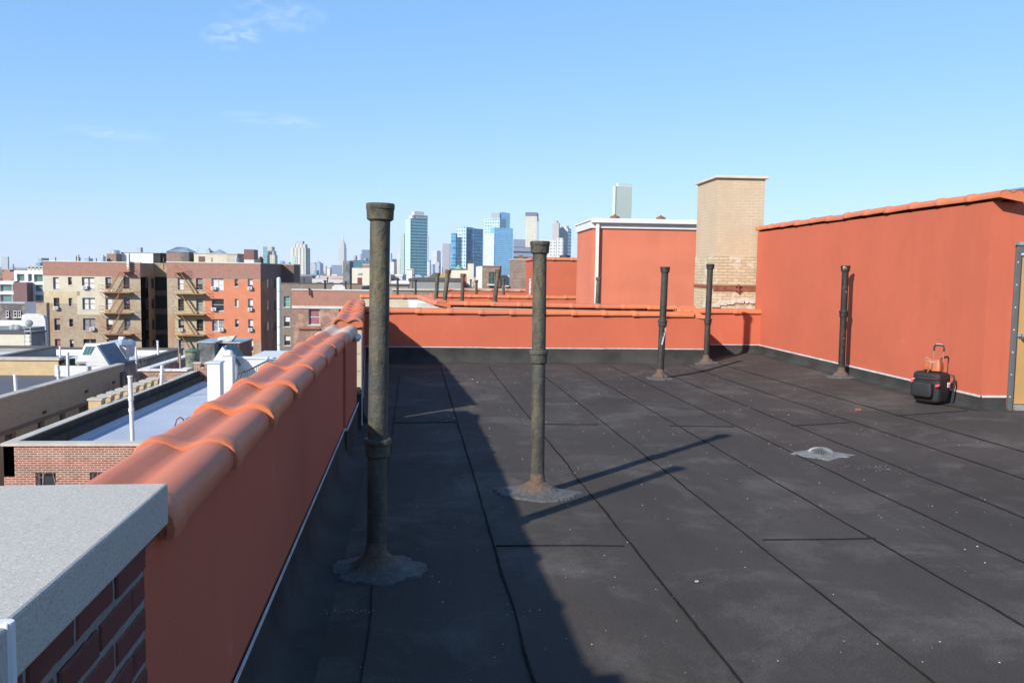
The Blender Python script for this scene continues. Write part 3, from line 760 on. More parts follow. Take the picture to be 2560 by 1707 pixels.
# ================================================================= GROUND AND NEIGHBOURS
G0=-16.
g=MB();g.q([(-30000,-2000,G0),(30000,-2000,G0),(30000,40000,G0),(-30000,40000,G0)])
tag(g.build('ground',plain('street_ground',(.10,.098,.092),.9,0,.3,.02)),'grey city ground far below the roofs','ground',kind='structure')
BK={}
BK['tan']=brick('tan_brick',(.46,.37,.25),(.37,.28,.18),(.40,.34,.27),.22,.075,.012,patch=(.34,.20,.12),pscale=.25)
BK['red']=brick('red_brick_band',(.37,.165,.12),(.32,.14,.10),(.36,.25,.20),.24,.075,.008,var=.25)
BK['rust']=brick('mixed_brick',(.33,.16,.10),(.40,.26,.16),(.36,.28,.22),.22,.075,.012,patch=(.36,.26,.16),pscale=.3)
BK['near']=brick('near_red_brick',(.27,.085,.055),(.34,.13,.085),(.50,.41,.33),.21,.067,.012,var=.45,patch=None)
BK['old']=brick('old_red_brick',(.25,.10,.07),(.32,.15,.10),(.34,.25,.2),.22,.075,.012,patch=(.40,.24,.17),pscale=.8)
BK['brown']=brick('brown_brick',(.24,.19,.15),(.20,.155,.12),(.24,.20,.17),.22,.075,.01)
BK['beige']=brick('beige_brick',(.36,.29,.205),(.31,.25,.175),(.30,.25,.19),.22,.07,.008,var=.25)
BK['yellow']=brick('yellow_brick',(.55,.41,.22),(.50,.36,.19),(.44,.34,.2),.22,.07,.008,var=.2)
BK['cream']=brick('cream_court_brick',(.52,.46,.34),(.47,.41,.30),(.42,.37,.28),.21,.067,.006,var=.2)
BK['dark']=brick('sooty_or_shaded_brick',(.10,.09,.085),(.15,.125,.11),(.16,.14,.13),.22,.075,.01,patch=(.22,.19,.16))
BK['speck']=brick('speckled_brick',(.28,.17,.12),(.20,.12,.09),(.36,.28,.23),.2,.075,.014,var=.4)
ren=plain('beige_render',(.50,.45,.34),.85,0,.10,.8,.1,20)
ren2=plain('ochre_render',(.48,.39,.25),.85,0,.16,1.2,.1,20,tint=(.48,.35,.23))
cream=plain('cream_render',(.54,.50,.40),.85,0,.08,1.5,.1,20)
orange=plain('orange_stucco',(.52,.185,.10),.85,0,.10,.9,.1,20)
greyr=plain('grey_render',(.24,.235,.225),.85,0,.15,1.,.15,20,tint=(.19,.18,.175))
M['silver']=plain('silver_roof',(.48,.48,.48),.7,0,.12,.7,.2,9)
M['blueroof']=plain('aluminised_roof',(.355,.39,.455),.6,0,.10,.45,.25,7)
def darkroof():
    t=NT('asphalt_roof');c=t.mix(t.noise(.9,5,.6,stretch=(.15,1.6,1)),(.055,.058,.066),(.11,.112,.125));t.bump(t.noise(1.4,3,.5,stretch=(.2,2,1)),.5,.06);return t.fin(c,.75)
M['droof']=darkroof()
M['roofwhite']=plain('white_coated_roof',(.56,.56,.56),.7,0,.14,.6,.2,6,tint=(.42,.42,.43))
cop=plain('coping_stone',(.40,.36,.29),.8,0,.12,3)
copd=plain('dark_coping',(.07,.06,.055),.6,0,.2,3)

def pbuild(t,x0,x1,y0,y1,zt,ph,wm,rm,cm=None,zb=G0,th=.3,cw=.06,ch=.09,names=('wall','roof','coping'),sides=None):
    """rectangular building with parapets: faces down to the street, roof sheet ph below the coping"""
    zc=zt-(ch if cm else 0)
    w=MB();w.box(x0,x1,y0,y1,zb,zt-ph-.25,skip='t')
    w.box(x0,x1,y0,y0+th,zt-ph-.25,zc);w.box(x0,x1,y1-th,y1,zt-ph-.25,zc);w.box(x0,x0+th,y0+th,y1-th,zt-ph-.25,zc);w.box(x1-th,x1,y0+th,y1-th,zt-ph-.25,zc)
    w.build(names[0],wm,t)
    r=MB();r.box(x0+th,x1-th,y0+th,y1-th,zt-ph-.2,zt-ph);r.build(names[1],rm,t)
    if cm:
        c=MB();c.box(x0-cw,x1+cw,y0-cw,y0+th+cw,zc,zt);c.box(x0-cw,x1+cw,y1-th-cw,y1+cw,zc,zt)
        c.box(x0-cw,x0+th+cw,y0+th+cw,y1-th-cw,zc,zt);c.box(x1-th-cw,x1+cw,y0+th+cw,y1-th-cw,zc,zt);c.build(names[2],cm,t)
def window(t,x0,x1,z0,z1,y,rev=.14,style='sash',blind=0,sill=True,fm=None,glassm=None,lintel=False,drape=None,bars=False):
    fm=fm or M['frame'];f=MB();b=.055
    f.box(x0,x1,y+rev-.05,y+rev,z1-b,z1);f.box(x0,x1,y+rev-.05,y+rev,z0,z0+b);f.box(x0,x0+b,y+rev-.05,y+rev,z0+b,z1-b);f.box(x1-b,x1,y+rev-.05,y+rev,z0+b,z1-b)
    zm=(z0+z1)/2
    if style in('sash','double'): f.box(x0+b,x1-b,y+rev-.045,y+rev,zm-.03,zm+.03)
    if style=='double':
        xm=(x0+x1)/2;f.box(xm-.10,xm+.10,y+rev-.055,y+rev,z0+b,z1-b)
    w=f.build('window',fm,t)
    g=MB();g.box(x0,x1,y+rev,y+rev+.02,z0,z1);g.build('pane',glassm or M['glass'],w)
    if blind:
        g=MB();spans=[(x0+b,x1-b)]
        if style=='double':xm=(x0+x1)/2;spans=[(x0+b,xm-.1),(xm+.1,x1-b)]
        for (a,c) in spans:
            g.box(a,c,y+rev-.012,y+rev-.004,z1-b-(z1-z0-2*b)*(blind if isinstance(blind,float) else 1),z1-b)
        g.build('blind',drape or M['blind'],w)
    if sill:
        g=MB();g.box(x0-.08,x1+.08,y-.07,y+rev-.05,z0-.09,z0-.004);g.build('sill',M['stone'],w)
    if bars:
        g=MB();n=int((x1-x0)/.16)
        for i in range(1,n):g.box(x0+(x1-x0)*i/n-.012,x0+(x1-x0)*i/n+.012,y-.03,y-.01,z0,z1)
        g.build('window_bars',M['iron'],w)
    return w
def acunit(x,z,y,label,w=.62,h=.42,grp='window air conditioners of the walk-up'):
    t=thing('air_conditioner',label,'air conditioner',(x,y,z),0,grp)
    m=MB();m.box(x-w/2,x+w/2,y-.38,y+.06,z,z+h);m.build('case',M['white'],t,bevel=.02)
    m=MB();m.box(x-w*.30,x+w*.30,y-.386,y-.381,z+h*.2,z+h*.8);m.build('grille',plain('ac_grille',(.22,.22,.22)),t)
    return t

# ---------------------------------------------------------------- row beyond the end parapets (same level)
rowm=thing('apartment_building','row building with red rooftop walls just beyond the end parapet','building',(5,22,-16))
def plan(pts,z0,z1,mb): mb.prism(pts,'z',z0,z1)
m=MB();plan([(-.25,19.8),(11,19.8),(11,26.9),(-.87,26.9),(-.87,25.0)],G0,0,m);m.box(-2.4,11,26.9,37,G0,-.02);m.build('wall',BK['cream'],rowm)
m=MB();m.box(-2.3,10.9,27.2,36.9,-.015,.02);m.build('roof',M['roof'],rowm)
# coping-topped cream wall (front), its slanting return, and rear line
t1=crosswall('parapet_wall','cream brick parapet with red tile coping directly behind the end parapet',-.25,6.0,19.8,.30,.97,T61,.61,mat=BK['cream'],flash_=False,slope=.06,zb=-1.5,nt=10,tilez=1.0)
a=Vector((-.87,25.2,0));b=Vector((-.25,19.8,0))
def slant(name,label,a,b,th,zt,mat,me,step,n,zb=-1.5):
    d=b-a;rz=math.atan2(d.y,d.x)-math.pi/2
    t=thing(name,label,'parapet wall',a,rz)
    # outer face on local -x .. wall occupies 0..th on +x side
    w=MB();w.box(-th,0,0,d.length,zb,zt);w.build('wall',mat,t,local=True)
    tiles(t,me,a+Vector((0,0,zt+.02)),d,step,n,rz,.008)
    return t
slant('parapet_wall','short whitewashed brick return wall with red coping angling away behind the end parapet',a,b,-.30,.97,brick('whitewashed_brick',(.66,.62,.53),(.58,.53,.43),(.48,.43,.34),.21,.067,.01,patch=(.72,.70,.66)),T61,.61,9)
t3=crosswall('parapet_wall','cream court wall with red coping left of the middle pipes',-2.6,-.87,25.6,.30,.97,T61,.61,mat=BK['cream'],flash_=False,zb=-3,nt=3)
t4=crosswall('parapet_wall','thin red parapet with tile coping behind the group of dark pipes',-.6,4.6,27.2,.30,.97,T61,.61,mat=M['stucco2'],flash_=False,zb=-.1,nt=8)
t5=crosswall('parapet_wall','red parapet capped by pale stone before the brick bulkheads',.0,4.45,37.,.3,1.0,T61,.61,mat=M['stucco2'],flash_=False,zb=-.1,nt=0)
m=MB();m.box(.0,4.5,36.96,37.34,1.003,1.09);m.build('coping_stone',cop,t5)
xa,xb=Xu(995,720,37),Xu(1116,720,37)
tt=thing('parapet_wall','speckled brown brick parapet left of the dark pipes','parapet wall',(xa,37,0))
m=MB();m.box(-2.4,.0,37,37.3,-.1,.98);m.build('wall',BK['speck'],tt)
m=MB();m.box(-2.4,-.01,36.94,37.36,.98,1.06);m.build('coping_stone',cop,tt)
# white-fascia bulkhead
x0=Xu(1480,650,22.7);x1=6.6;y0=22.7;y1=25.4;zt=Zv(1480,570,22.7)
tW=thing('bulkhead','red stucco bulkhead with white metal fascia, gutter and downspout','bulkhead',(x0,y0,0))
m=MB();m.box(x0,x1,y0,y1,-.02,zt);m.build('wall',plain('salmon_stucco',(.50,.145,.08),.85,0,.09,1.1,.25,60),tW)
zf=Zv(1480,546,22.7)
m=MB();m.box(x0-.05,x1,y0-.05,y1+.05,zt,zf-.06);m.build('fascia',M['white'],tW)
m=MB();m.box(x0-.05,x1+.02,y0-.17,y0-.05,zf-.12,zf);m.box(x0-.08,x1,y0-.04,y1+.08,zf-.06,zf-.01);m.build('gutter',M['white'],tW,bevel=.01)
m=MB();xd=x0+.11;m.box(xd-.035,xd+.045,y0-.12,y0-.04,.0,zf-.12);m.box(xd-.05,xd+.06,y0-.13,y0-.03,.95,.99);m.build('downspout',plain('downspout_paint',(.66,.62,.58),.5,0,.1,3),tW)
for (u,lab) in ((1537,'rusty box-shaped roof vent left on the white-edged bulkhead'),(1652,'rusty box-shaped roof vent nearer the tan chimney on the white-edged bulkhead')):
    Y=24.;x=Xu(u,545,Y);z=zf-.01
    tv=thing('roof_vent',lab,'roof vent',(x,Y,z),0,'rusty vents on the white-edged bulkhead')
    m=MB();m.lathe([(.07,0),(.07,.05)],(x,Y,z),n=12);m.build('neck',M['rust'],tv,smooth=True)
    m=MB();m.lathe([(0,.04),(.105,.045),(.14,.06),(.14,.145),(.10,.17),(.035,.19),(.03,.215),(0,.22)],(x,Y,z),n=8);m.build('hood',M['rust'],tv)
# farther red bulkhead
x0=Xu(1334,700,28.);x1=Xu(1460,700,28.);y0=28.;y1=30.9;zt=Zv(1400,653,28.)
tR=thing('bulkhead','plain red stucco bulkhead with tile coping, behind the middle vent pipe','bulkhead',(x0,y0,0))
m=MB();m.box(x0,x1,y0,y1,0,zt);m.build('wall',M['stucco2'],tR)
tiles(tR,T61,(x0-.02,y0-.005,zt+.01),(1,0,0),.61,3,-math.pi/2,.006)
tiles(tR,T61,(x0-.005,y1,zt+.01),(0,-1,0),.61,4,math.pi,.006)
u=1326;Y=27.9;x=Xu(u,715,Y)
tv=thing('conduit','short white-spattered conduit on the farther red bulkhead','conduit',(x,Y,0))
m=MB();m.tube((x,Y,Zv(u,737,Y)),(x+.01,Y,Zv(u,697,Y)),.045);m.build('tube',plain('spattered_paint',(.45,.40,.38),.6,0,.6,30),tv)
for v in (700,710,722,733):
    m=MB();m.tube((x,Y,Zv(u,v,Y)-.02),(x,Y,Zv(u,v,Y)+.02),.054);m.build('coupling',M['steel'],tv)
x=Xu(1412,655,29.5);tv=thing('roof_vent','low dark cap vent on the farther red bulkhead','roof vent',(x,29.5,zt));
m=MB();m.lathe([(.45,0),(.42,.08),(.2,.12),(.17,.2),(0,.22)],(x,29.5,zt+.02),n=16);m.build('hood',M['pipe2'],tv)
# tan brick chimney
Y=18.45;x0=Xu(1785,700,Y);x1=Xu(1906,700,Y);zt=Zv(1785,445,Y);zs=Zv(1785,640,Y)
tCh=thing('chimney','tall square tan brick chimney with flat cap and a rusty steel strap','chimney',(x0,Y,0))
t_=NT('painted_tan_brick');b_=t_.n('ShaderNodeTexBrick');t_.l(t_.wallvec(),b_.inputs['Vector'])
for k_,v_ in (('Color1',(.46,.36,.235,1)),('Color2',(.43,.335,.22,1)),('Mortar',(.60,.51,.38,1))):b_.inputs[k_].default_value=v_
b_.inputs['Scale'].default_value=1;b_.inputs['Mortar Size'].default_value=.006;b_.inputs['Brick Width'].default_value=.20;b_.inputs['Row Height'].default_value=.066
pm=t_.ramp(t_.noise(1.7,5,.65),[(.42,(0,0,0)),(.56,(1,1,1))])
c_=t_.mix(pm,(.45,.35,.23),b_.outputs['Color']);c_=t_.mix(.3,c_,t_.mix(t_.noise(9,5,.6),(.36,.27,.17),(.54,.44,.30)))
t_.bump(t_.math('SUBTRACT',1.,b_.outputs['Fac']),.5,.01);up=t_.fin(c_,.85)
t_=NT('bare_tan_brick');b_=t_.n('ShaderNodeTexBrick');t_.l(t_.wallvec(),b_.inputs['Vector'])
for k_,v_ in (('Color1',(.54,.43,.27,1)),('Color2',(.44,.345,.22,1)),('Mortar',(.33,.265,.18,1))):b_.inputs[k_].default_value=v_
b_.inputs['Scale'].default_value=1;b_.inputs['Mortar Size'].default_value=.009;b_.inputs['Brick Width'].default_value=.20;b_.inputs['Row Height'].default_value=.066
c_=t_.mix(t_.ramp(t_.noise(2.6,6,.7),[(.52,(0,0,0)),(.60,(.9,)*3)]),b_.outputs['Color'],(.55,.48,.38))
c_=t_.mix(t_.ramp(t_.noise(14,5,.7),[(.66,(0,0,0)),(.72,(.7,)*3)]),c_,(.20,.14,.09))
t_.bump(t_.math('ADD',t_.math('SUBTRACT',1.,b_.outputs['Fac']),t_.noise(30,4,.6)),.7,.015);low=t_.fin(c_,.9)
m=MB();m.box(x0+.012,x1-.012,Y+.012,Y+1.5,zs,zt);m.build('upper_shaft',up,tCh)
m=MB();n_=14
m.box(x0,x1,Y,Y+1.5,-.5,zs);m.build('lower_shaft',low,tCh)
m=MB();m.box(x0-.04,x1+.05,Y-.05,Y+1.55,zt,zt+.055);m.build('cap',plain('chimney_cap',(.52,.46,.38),.8,0,.1,3),tCh,bevel=.01)
zb1=Zv(1840,728,Y);zb2=Zv(1840,713,Y);xm=Xu(1844,720,Y)
m=MB();m.box(x0-.012,xm-.02,Y-.02,Y-.001,zb1,zb2);m.box(xm+.02,x1+.01,Y-.02,Y-.001,zb1,zb2);m.box(x0-.02,x0-.001,Y,Y+1.5,zb1+.06,zb2)
m.obox((xm,Y-.04,(zb1+zb2)/2),(.012,0,0),(0,.04,0),(0,0,.09));m.tube((xm-.07,Y-.05,zb2-.02),(xm+.07,Y-.05,zb2-.02),.012)
m.tube((xm-.07,Y-.05,zb1+.02),(xm+.07,Y-.05,zb1+.02),.012)
m.build('steel_strap',M['rust'],tCh)
m=MB()
for i in range(60):
    xx=R_.uniform(x0,x1+.04);m.obox((xx,Y-.02+i*.0003,1.13+.10*math.sin((xx-x0)*2.2)+R_.uniform(-.03,.02)),(R_.uniform(.03,.07),0,0),(0,.02,0),(0,0,R_.uniform(.015,.04)))
m.build('mortar_fillet',plain('pale_mortar',(.50,.44,.37),.9,0,.3,9),tCh)

# vent pipes on the row roofs
G2='small dark vent pipes beyond the end parapet'
for i,(ub,vb,ut,vt,Y,r,hubs,lab) in enumerate([
 (1090,750,1094,682,22.0,.055,[],'dark leaning vent pipe left of the thicker leaning one beyond the end parapet'),
 (1111,754,1121,674,21.0,.060,[],'thickest leaning dark pipe of the group beyond the end parapet'),
 (1155,756,1158,684,23.0,.053,[.45,1.0],'dark vent pipe with two collars right of the leaning pair'),
 (1236,758,1246,674,23.5,.068,[1.0],'thick grey pipe with one pale collar before the small brick bulkhead window'),
 (994,738,994,695,33.,.045,[],'thin dark pipe just right of the tallest near vent pipe'),
 (1039,738,1039,699,33.,.045,[],'thin dark pipe before the long grey low building'),
 (1191,742,1191,700,31.,.052,[],'slim dark pipe before the narrow gap left of the brick bulkhead'),
 (1259,742,1259,696,31.,.052,[],'slim dark pipe right of the small brick bulkhead'),
 (1493,765,1497,693,21.3,.060,[],'brownish vent pipe standing against the white downspout'),
 (1032,720,1031,706,45.,.04,[],'shortest thin pipe against the long grey low building'),
 (1177,724,1177,698,44.,.045,[],'thin pipe left of the railing by the cream chimney')]):
    b=Vector((Xu(ub,vb,Y),Y,min(.0,Zv(ub,vb,Y))));p2=PY(ut,vt,Y)
    t=PY(ub,vb,Y)
    # carry the lean down to the roof
    if t.z>0: dz=(p2-t)/(p2.z-t.z);b=t-dz*t.z
    vent(lab,b,p2,r*.9,hubs,'pipe3' if i in(4,5) else 'pipe',caph=.08,grp=G2,patch=False,n=14)

# ---------------------------------------------------------------- rooftops farther out, at about eye level
def rb(name,label,cat,u0,u1,vt,Y,depth,mat,capm=None,caph=.08,zb=-2,u2=None,part='wall',roofm=None,cw=.05):
    vm=vt+5;x0=Xu(u0,vm,Y);x1=Xu(u1,vm,Y);zt=Zv((u0+u1)/2,vt,Y)
    t=thing(name,label,cat,((x0+x1)/2,Y,zb))
    zc=zt-(caph if capm else 0)
    m=MB();m.box(x0,x1,Y,Y+depth,zb,zc);m.build(part,mat,t)
    if capm:
        m=MB();m.box(x0-cw,x1+cw,Y-cw,Y+depth+cw,zc,zt);m.build('coping',capm,t)
    return t,x0,x1,zt
rb('low_building','long low grey building with dark coping beyond the speckled parapet','building',1023,1158,697,50,14,greyr,copd,.15,G0)
t,x0,x1,zt=rb('bulkhead','cream stair bulkhead with a red door and green cap vent','bulkhead',1128,1171,672,60,5,cream,BK['dark'],.06,-2)
m=MB();xa,xb=Xu(1150.5,690,60),Xu(1164.5,690,60);m.box(xa,xb,59.93,59.99,-.6,Zv(1157,684,60));d_=m.build('door',plain('red_door',(.45,.07,.06),.6),t)
m=MB();m.box(xa+.12,xb-.12,59.90,59.93,-.5,Zv(1157,687,60)-.1);m.build('door_panel',plain('red_door_panel',(.33,.05,.05),.6),d_)
m=MB();xg=Xu(1147,670,61);m.lathe([(.33,0),(.30,.08),(.15,.15),(.10,.25),(0,.28)],(xg,61,zt),n=12);m.build('cap_vent',plain('green_metal',(.12,.30,.20),.6),t)
t,x0,x1,zt=rb('chimney','cream chimney with sooty top right of the cream bulkhead','chimney',1170,1184.5,659,59.2,1.2,cream,None,0,-2)
m=MB();m.box(x0+.05,x1-.05,59.25,60.3,zt,zt+.18);m.build('sooty_cap',plain('soot',(.06,.05,.04)),t)
t,x0,x1,zt=rb('bulkhead','square speckled brick bulkhead with barred window and cream left corner','bulkhead',1206,1249,664,52,4.5,BK['speck'],plain('thin_red_edge',(.40,.15,.10)),.05,-2)
m=MB();m.box(Xu(1195,690,52),x0-.004,51.98,56,-2,zt-.06);m.build('quoin_strip',plain('pale_render',(.66,.62,.54),.8,0,.2,6),t)
window(t,Xu(1221,690,52),Xu(1237,690,52),Zv(1229,710,52),Zv(1229,679,52),51.85,.10,'sash',bars=True,fm=M['framed'],glassm=M['glassg'])
m=MB();xr=x1+.06;m.tube((xr,52.1,-1),(xr,52.1,zt),.05);m.build('corner_pipe',M['iron'],t)
rb('bulkhead','low cream bulkhead between the two speckled brick structures','bulkhead',1256,1284,688,56,4,cream,None,0,-2)
rb('parapet_wall','low pale wall with steps in front of the low cream bulkhead','wall',1258,1272,714,47,1,cream,None,0,-2)
t,x0,x1,zt=rb('chimney','broad speckled brown brick chimney left of the farther red bulkhead','chimney',1284.5,1322,647,45,3,BK['speck'],cop,.06,-2,cw=.03)
m=MB();xp=Xu(1303,640,46);m.box(xp-.12,xp+.12,46,46.3,zt,zt+.2);m.build('flue',M['rust'],t)
# railing near the cream chimney
tt=thing('railing','thin dark roof railing beside the speckled brick bulkhead','railing',(Xu(1190,710,53),53,-1))
m=MB();xa,xb=Xu(1176,710,53),Xu(1203,710,53)
for z in (.35,.8,1.2):m.tube((xa,53,z),(xb,53,z),.018,n=5)
for i in range(5):m.tube((xa+(xb-xa)*i/4,53,-1.),(xa+(xb-xa)*i/4,53,1.22),.02,n=5)
m.build('rail',M['iron'],tt)
Y=47;xc=Xu(1277,712,Y)
tt=thing('roof_vent','small dark twin-pipe cross fitting before the broad speckled chimney','vent',(xc,Y,-.5))
m=MB();m.tube((xc-.1,Y,-.5),(xc-.1,Y,1.0),.06,n=8);m.tube((xc+.1,Y,-.5),(xc+.1,Y,1.25),.05,n=8);m.tube((xc-.3,Y,1.0),(xc+.3,Y,1.0),.05,n=8);m.build('pipe',M['pipe2'],tt)
# white-topped little chimneys and shed roofs left of it
rb('chimney','small whitewashed chimney before the blue-green tower','chimney',1016,1030.5,672,58,1,M['whitebrick'],M['white'],.06,-2)
rb('chimney','plain grey chimney beside the whitewashed chimney','chimney',1030.5,1036,672,59.5,1.2,greyr,None,0,-2)
def gable(name,label,pts,Y,depth,mat,zb=None,cat='roof'):
    # polygon given as photo pixels, standing at distance Y
    P=[(Xu(u,v,Y),Zv(u,v,Y)) for u,v in pts];t=thing(name,label,cat,(P[0][0],Y,P[0][1]))
    m=MB();m.prism(P,'y',Y,Y+depth);m.build('shell',mat,t);return t
gable('roof_monitor','low blue-grey hipped roof before the blue-green tower',[(1030,698),(1032,687),(1050,687),(1060,697)],70,6,plain('bluegrey_metal',(.30,.38,.46),.5))
gable('roof_monitor','dark green low pitched roof behind the long grey building',[(1068,697),(1082,684),(1092,683),(1106,697)],72,6,plain('dark_green_roof',(.09,.11,.10),.6))
gable('bulkhead','tan sloped stair bulkhead left of the cream bulkhead',[(1095,697),(1097,687),(1121,674),(1128,674),(1128,697)],66,5,plain('tan_stucco',(.36,.25,.13),.8,0,.2,3),cat='bulkhead')
rb('low_building','low white building with roof tanks behind the thin dark pipes','building',978,1024,703,75,10,M['white'],None,0,G0)
rb('low_building','grey and white stepped low building right of the tallest near pipe','building',988,1006,686,95,8,plain('pale_grey',(.50,.48,.47)),M['white'],.2,G0)
rb('low_building','cream slab building edge right of the tallest near pipe','building',960,976,686,90,8,cream,None,0,G0)
rb('low_building','brown low building behind the speckled parapet','building',974,988,693,92,8,BK['brown'],plain('peach_coping',(.5,.33,.25)),.3,G0)
rb('parapet_wall','pink-grey brick parapet with dark coping left of the long grey building','wall',960,1021,710,48,1,brick('pinkgrey_brick',(.34,.28,.26),(.30,.25,.23),(.26,.22,.2)),copd,.1,G0)
# ================================================================= LOW BUILDINGS ON THE LEFT
# --- brick building with the pale blue roof
x0=-12.78;y0=25.5;y1=44.;x1=-3.0;zt=-3.32
tL=thing('brick_building','red brick building with pale blue roof just below the terracotta coping','building',(x0,y0,G0))
# front wall with window openings
hz=[(Xu(88,1175,y0),Xu(139,1175,y0),-7.6,Zv(110,1181,y0)),(Xu(224,1175,y0),Xu(272,1175,y0),-7.6,Zv(250,1180,y0)),(-6.9,-5.7,-7.6,-6.0),(-4.9,-3.9,-7.6,-6.0)]
m=MB();m.holes(x0,x1,G0,zt-.08,hz,y0,.2);m.box(x0,x1,y0+.3,y1,G0,-4.3,skip='tf');m.box(x0,x0+.3,y0,y1,-4.3,zt-.08);m.box(x1-.3,x1,y0,y1,-4.3,zt-.08)
m.q([(x0,y0,G0),(x0,y0+.3,G0),(x0,y0+.3,-4.3),(x0,y0,-4.3)]);m.q([(x0,y0+.3,-4.3),(x1,y0+.3,-4.3),(x1,y0+.3,zt-.08),(x0,y0+.3,zt-.08)])
m.build('wall',BK['near'],tL)
for i,(a,b,c,d) in enumerate(hz):
    w_=window(tL,a,b,c,d,y0,.18,'sash',blind=.4 if i else 0,fm=M['frame'],drape=M['curtain'])
m=MB();m.box(x0+.3,x1-.3,y0+.3,y1,-4.2,-3.95);m.build('roof',M['blueroof'],tL)
m=MB();m.box(x0-.05,x1,y0-.05,y0+.34,zt-.08,zt);m.box(x0-.05,x0+.26,y0+.34,y1,zt-.08,zt);m.build('coping',plain('pale_terracotta_coping',(.42,.38,.32),.8,0,.12,2),tL)
m=MB();m.box(x0+.30,x0+.345,y0+.34,y1,-3.94,zt-.01);m.box(x0+.345,x0+.56,y0+.34,y1,-3.94,-3.55);m.build('dark_flashing',M['flash'],tL)
m=MB();m.prism([(x0+.56,-3.94),(x0+.85,-3.94),(x0+.565,-3.82)],'y',y0+.35,y1);m.build('roof_cant',M['blueroof'],tL)
# crenellated wall alongside
tk=thing('crenellated_wall','low notched tan brick wall running beside the pale blue roof','wall',(-13.2,33,G0))
m=MB();m.box(-13.45,-12.86,32.9,39.9,-5.,-3.74);m.build('wall',BK['beige'],tk)
for i in range(8):
    yy=33.0+.90*i
    m=MB();m.box(-13.42,-12.96,yy,yy+.42,-3.738,-3.20);q=m.build('merlon',BK['yellow'],tk)
    m=MB();m.box(-13.46,-12.92,yy-.03,yy+.45,-3.198,-3.13);m.build('merlon_cap',cop,q)
# far notched red brick wall
m_=thing('parapet_wall','small red brick parapet with a notch at the far end of the pale blue roof','wall',(-12.7,44,-4))
xa,xb,xc,xd=Xu(484,915,44),Xu(501,915,44),Xu(511,915,44),Xu(535,915,44);z1=Zv(500,906,44);z2=Zv(500,918,44)
m=MB();m.box(xa,xb,44,44.3,-4.2,z1-.07);m.box(xb,xc,44,44.3,-4.2,z2-.07);m.box(xc,xd,44,44.3,-4.2,z1-.07);m.build('wall',BK['near'],m_)
m=MB();m.box(xa-.03,xb+.03,43.97,44.33,z1-.07,z1);m.box(xc-.03,xd+.03,43.97,44.33,z1-.07,z1);m.box(xb+.03,xc-.03,43.97,44.33,z2-.07,z2);m.build('coping',cop,m_)
# white chimneys and gable
def chim(label,u0,u1,us,vt,Y,mat,capm,zb=-3.95,name='chimney',cat='chimney',capv=.07,top=None):
    xa,xb=Xu(u0,vt+40,Y),Xu(u1,vt+40,Y);z=Zv((u0+u1)/2,vt,Y);dep=max(.3,Y*(1122-u1)/(1122-us)-Y) if us else .6
    t=thing(name,label,cat,((xa+xb)/2,Y,zb));m=MB();m.box(xa,xb,Y,Y+dep,zb,z-capv);m.build('shaft',mat,t)
    m=MB();m.box(xa-.04,xb+.04,Y-.04,Y+dep+.04,z-capv,z);m.build('cap',capm,t,bevel=.01);return t,xa,xb,z,dep
chim('square white chimney with pale blue cap, nearest on the pale blue roof',518,550,559,905,36.,M['whitebrick'],plain('bluegrey_cap',(.46,.50,.56),.6,0,.1,4))
t,xa,xb,z,dep=chim('taller white chimney with rounded shoulder right of the square white one',557,581,589,889,37.6,M['whitebrick'],M['white'],capv=.01)
m=MB();m.lathe([(xb-xa)*.5 and ((xb-xa)*.5,0),((xb-xa)*.45,.12),((xb-xa)*.3,.2),(0,.23)],((xa+xb)/2,37.6+dep/2,z),n=16);m.build('rounded_top',M['white'],t,smooth=True)
Y=40.;P=[(Xu(u,v,Y),Zv(u,v,Y)) for u,v in ((524,913),(556,866),(571,886),(590,915))]
tg=thing('roof_monitor','white pointed brick gable behind the white chimneys','roof',(P[1][0],Y,-3.9))
m=MB();m.prism([(P[0][0],-3.95),P[0],P[1],P[2],P[3],(P[3][0],-3.95)],'y',Y,Y+.35);m.build('gable_wall',M['whitebrick'],tg)
m=MB();m.prism([(P[1][0],P[1][1]-.05),(P[3][0],P[3][1]-.05),(P[3][0]-.2,P[3][1]-.2),(P[1][0]-.2,P[1][1]-.35)],'y',Y+.35,Y+2.4);m.build('slope',plain('dark_slate',(.10,.13,.14),.6,0,.2,5),tg)
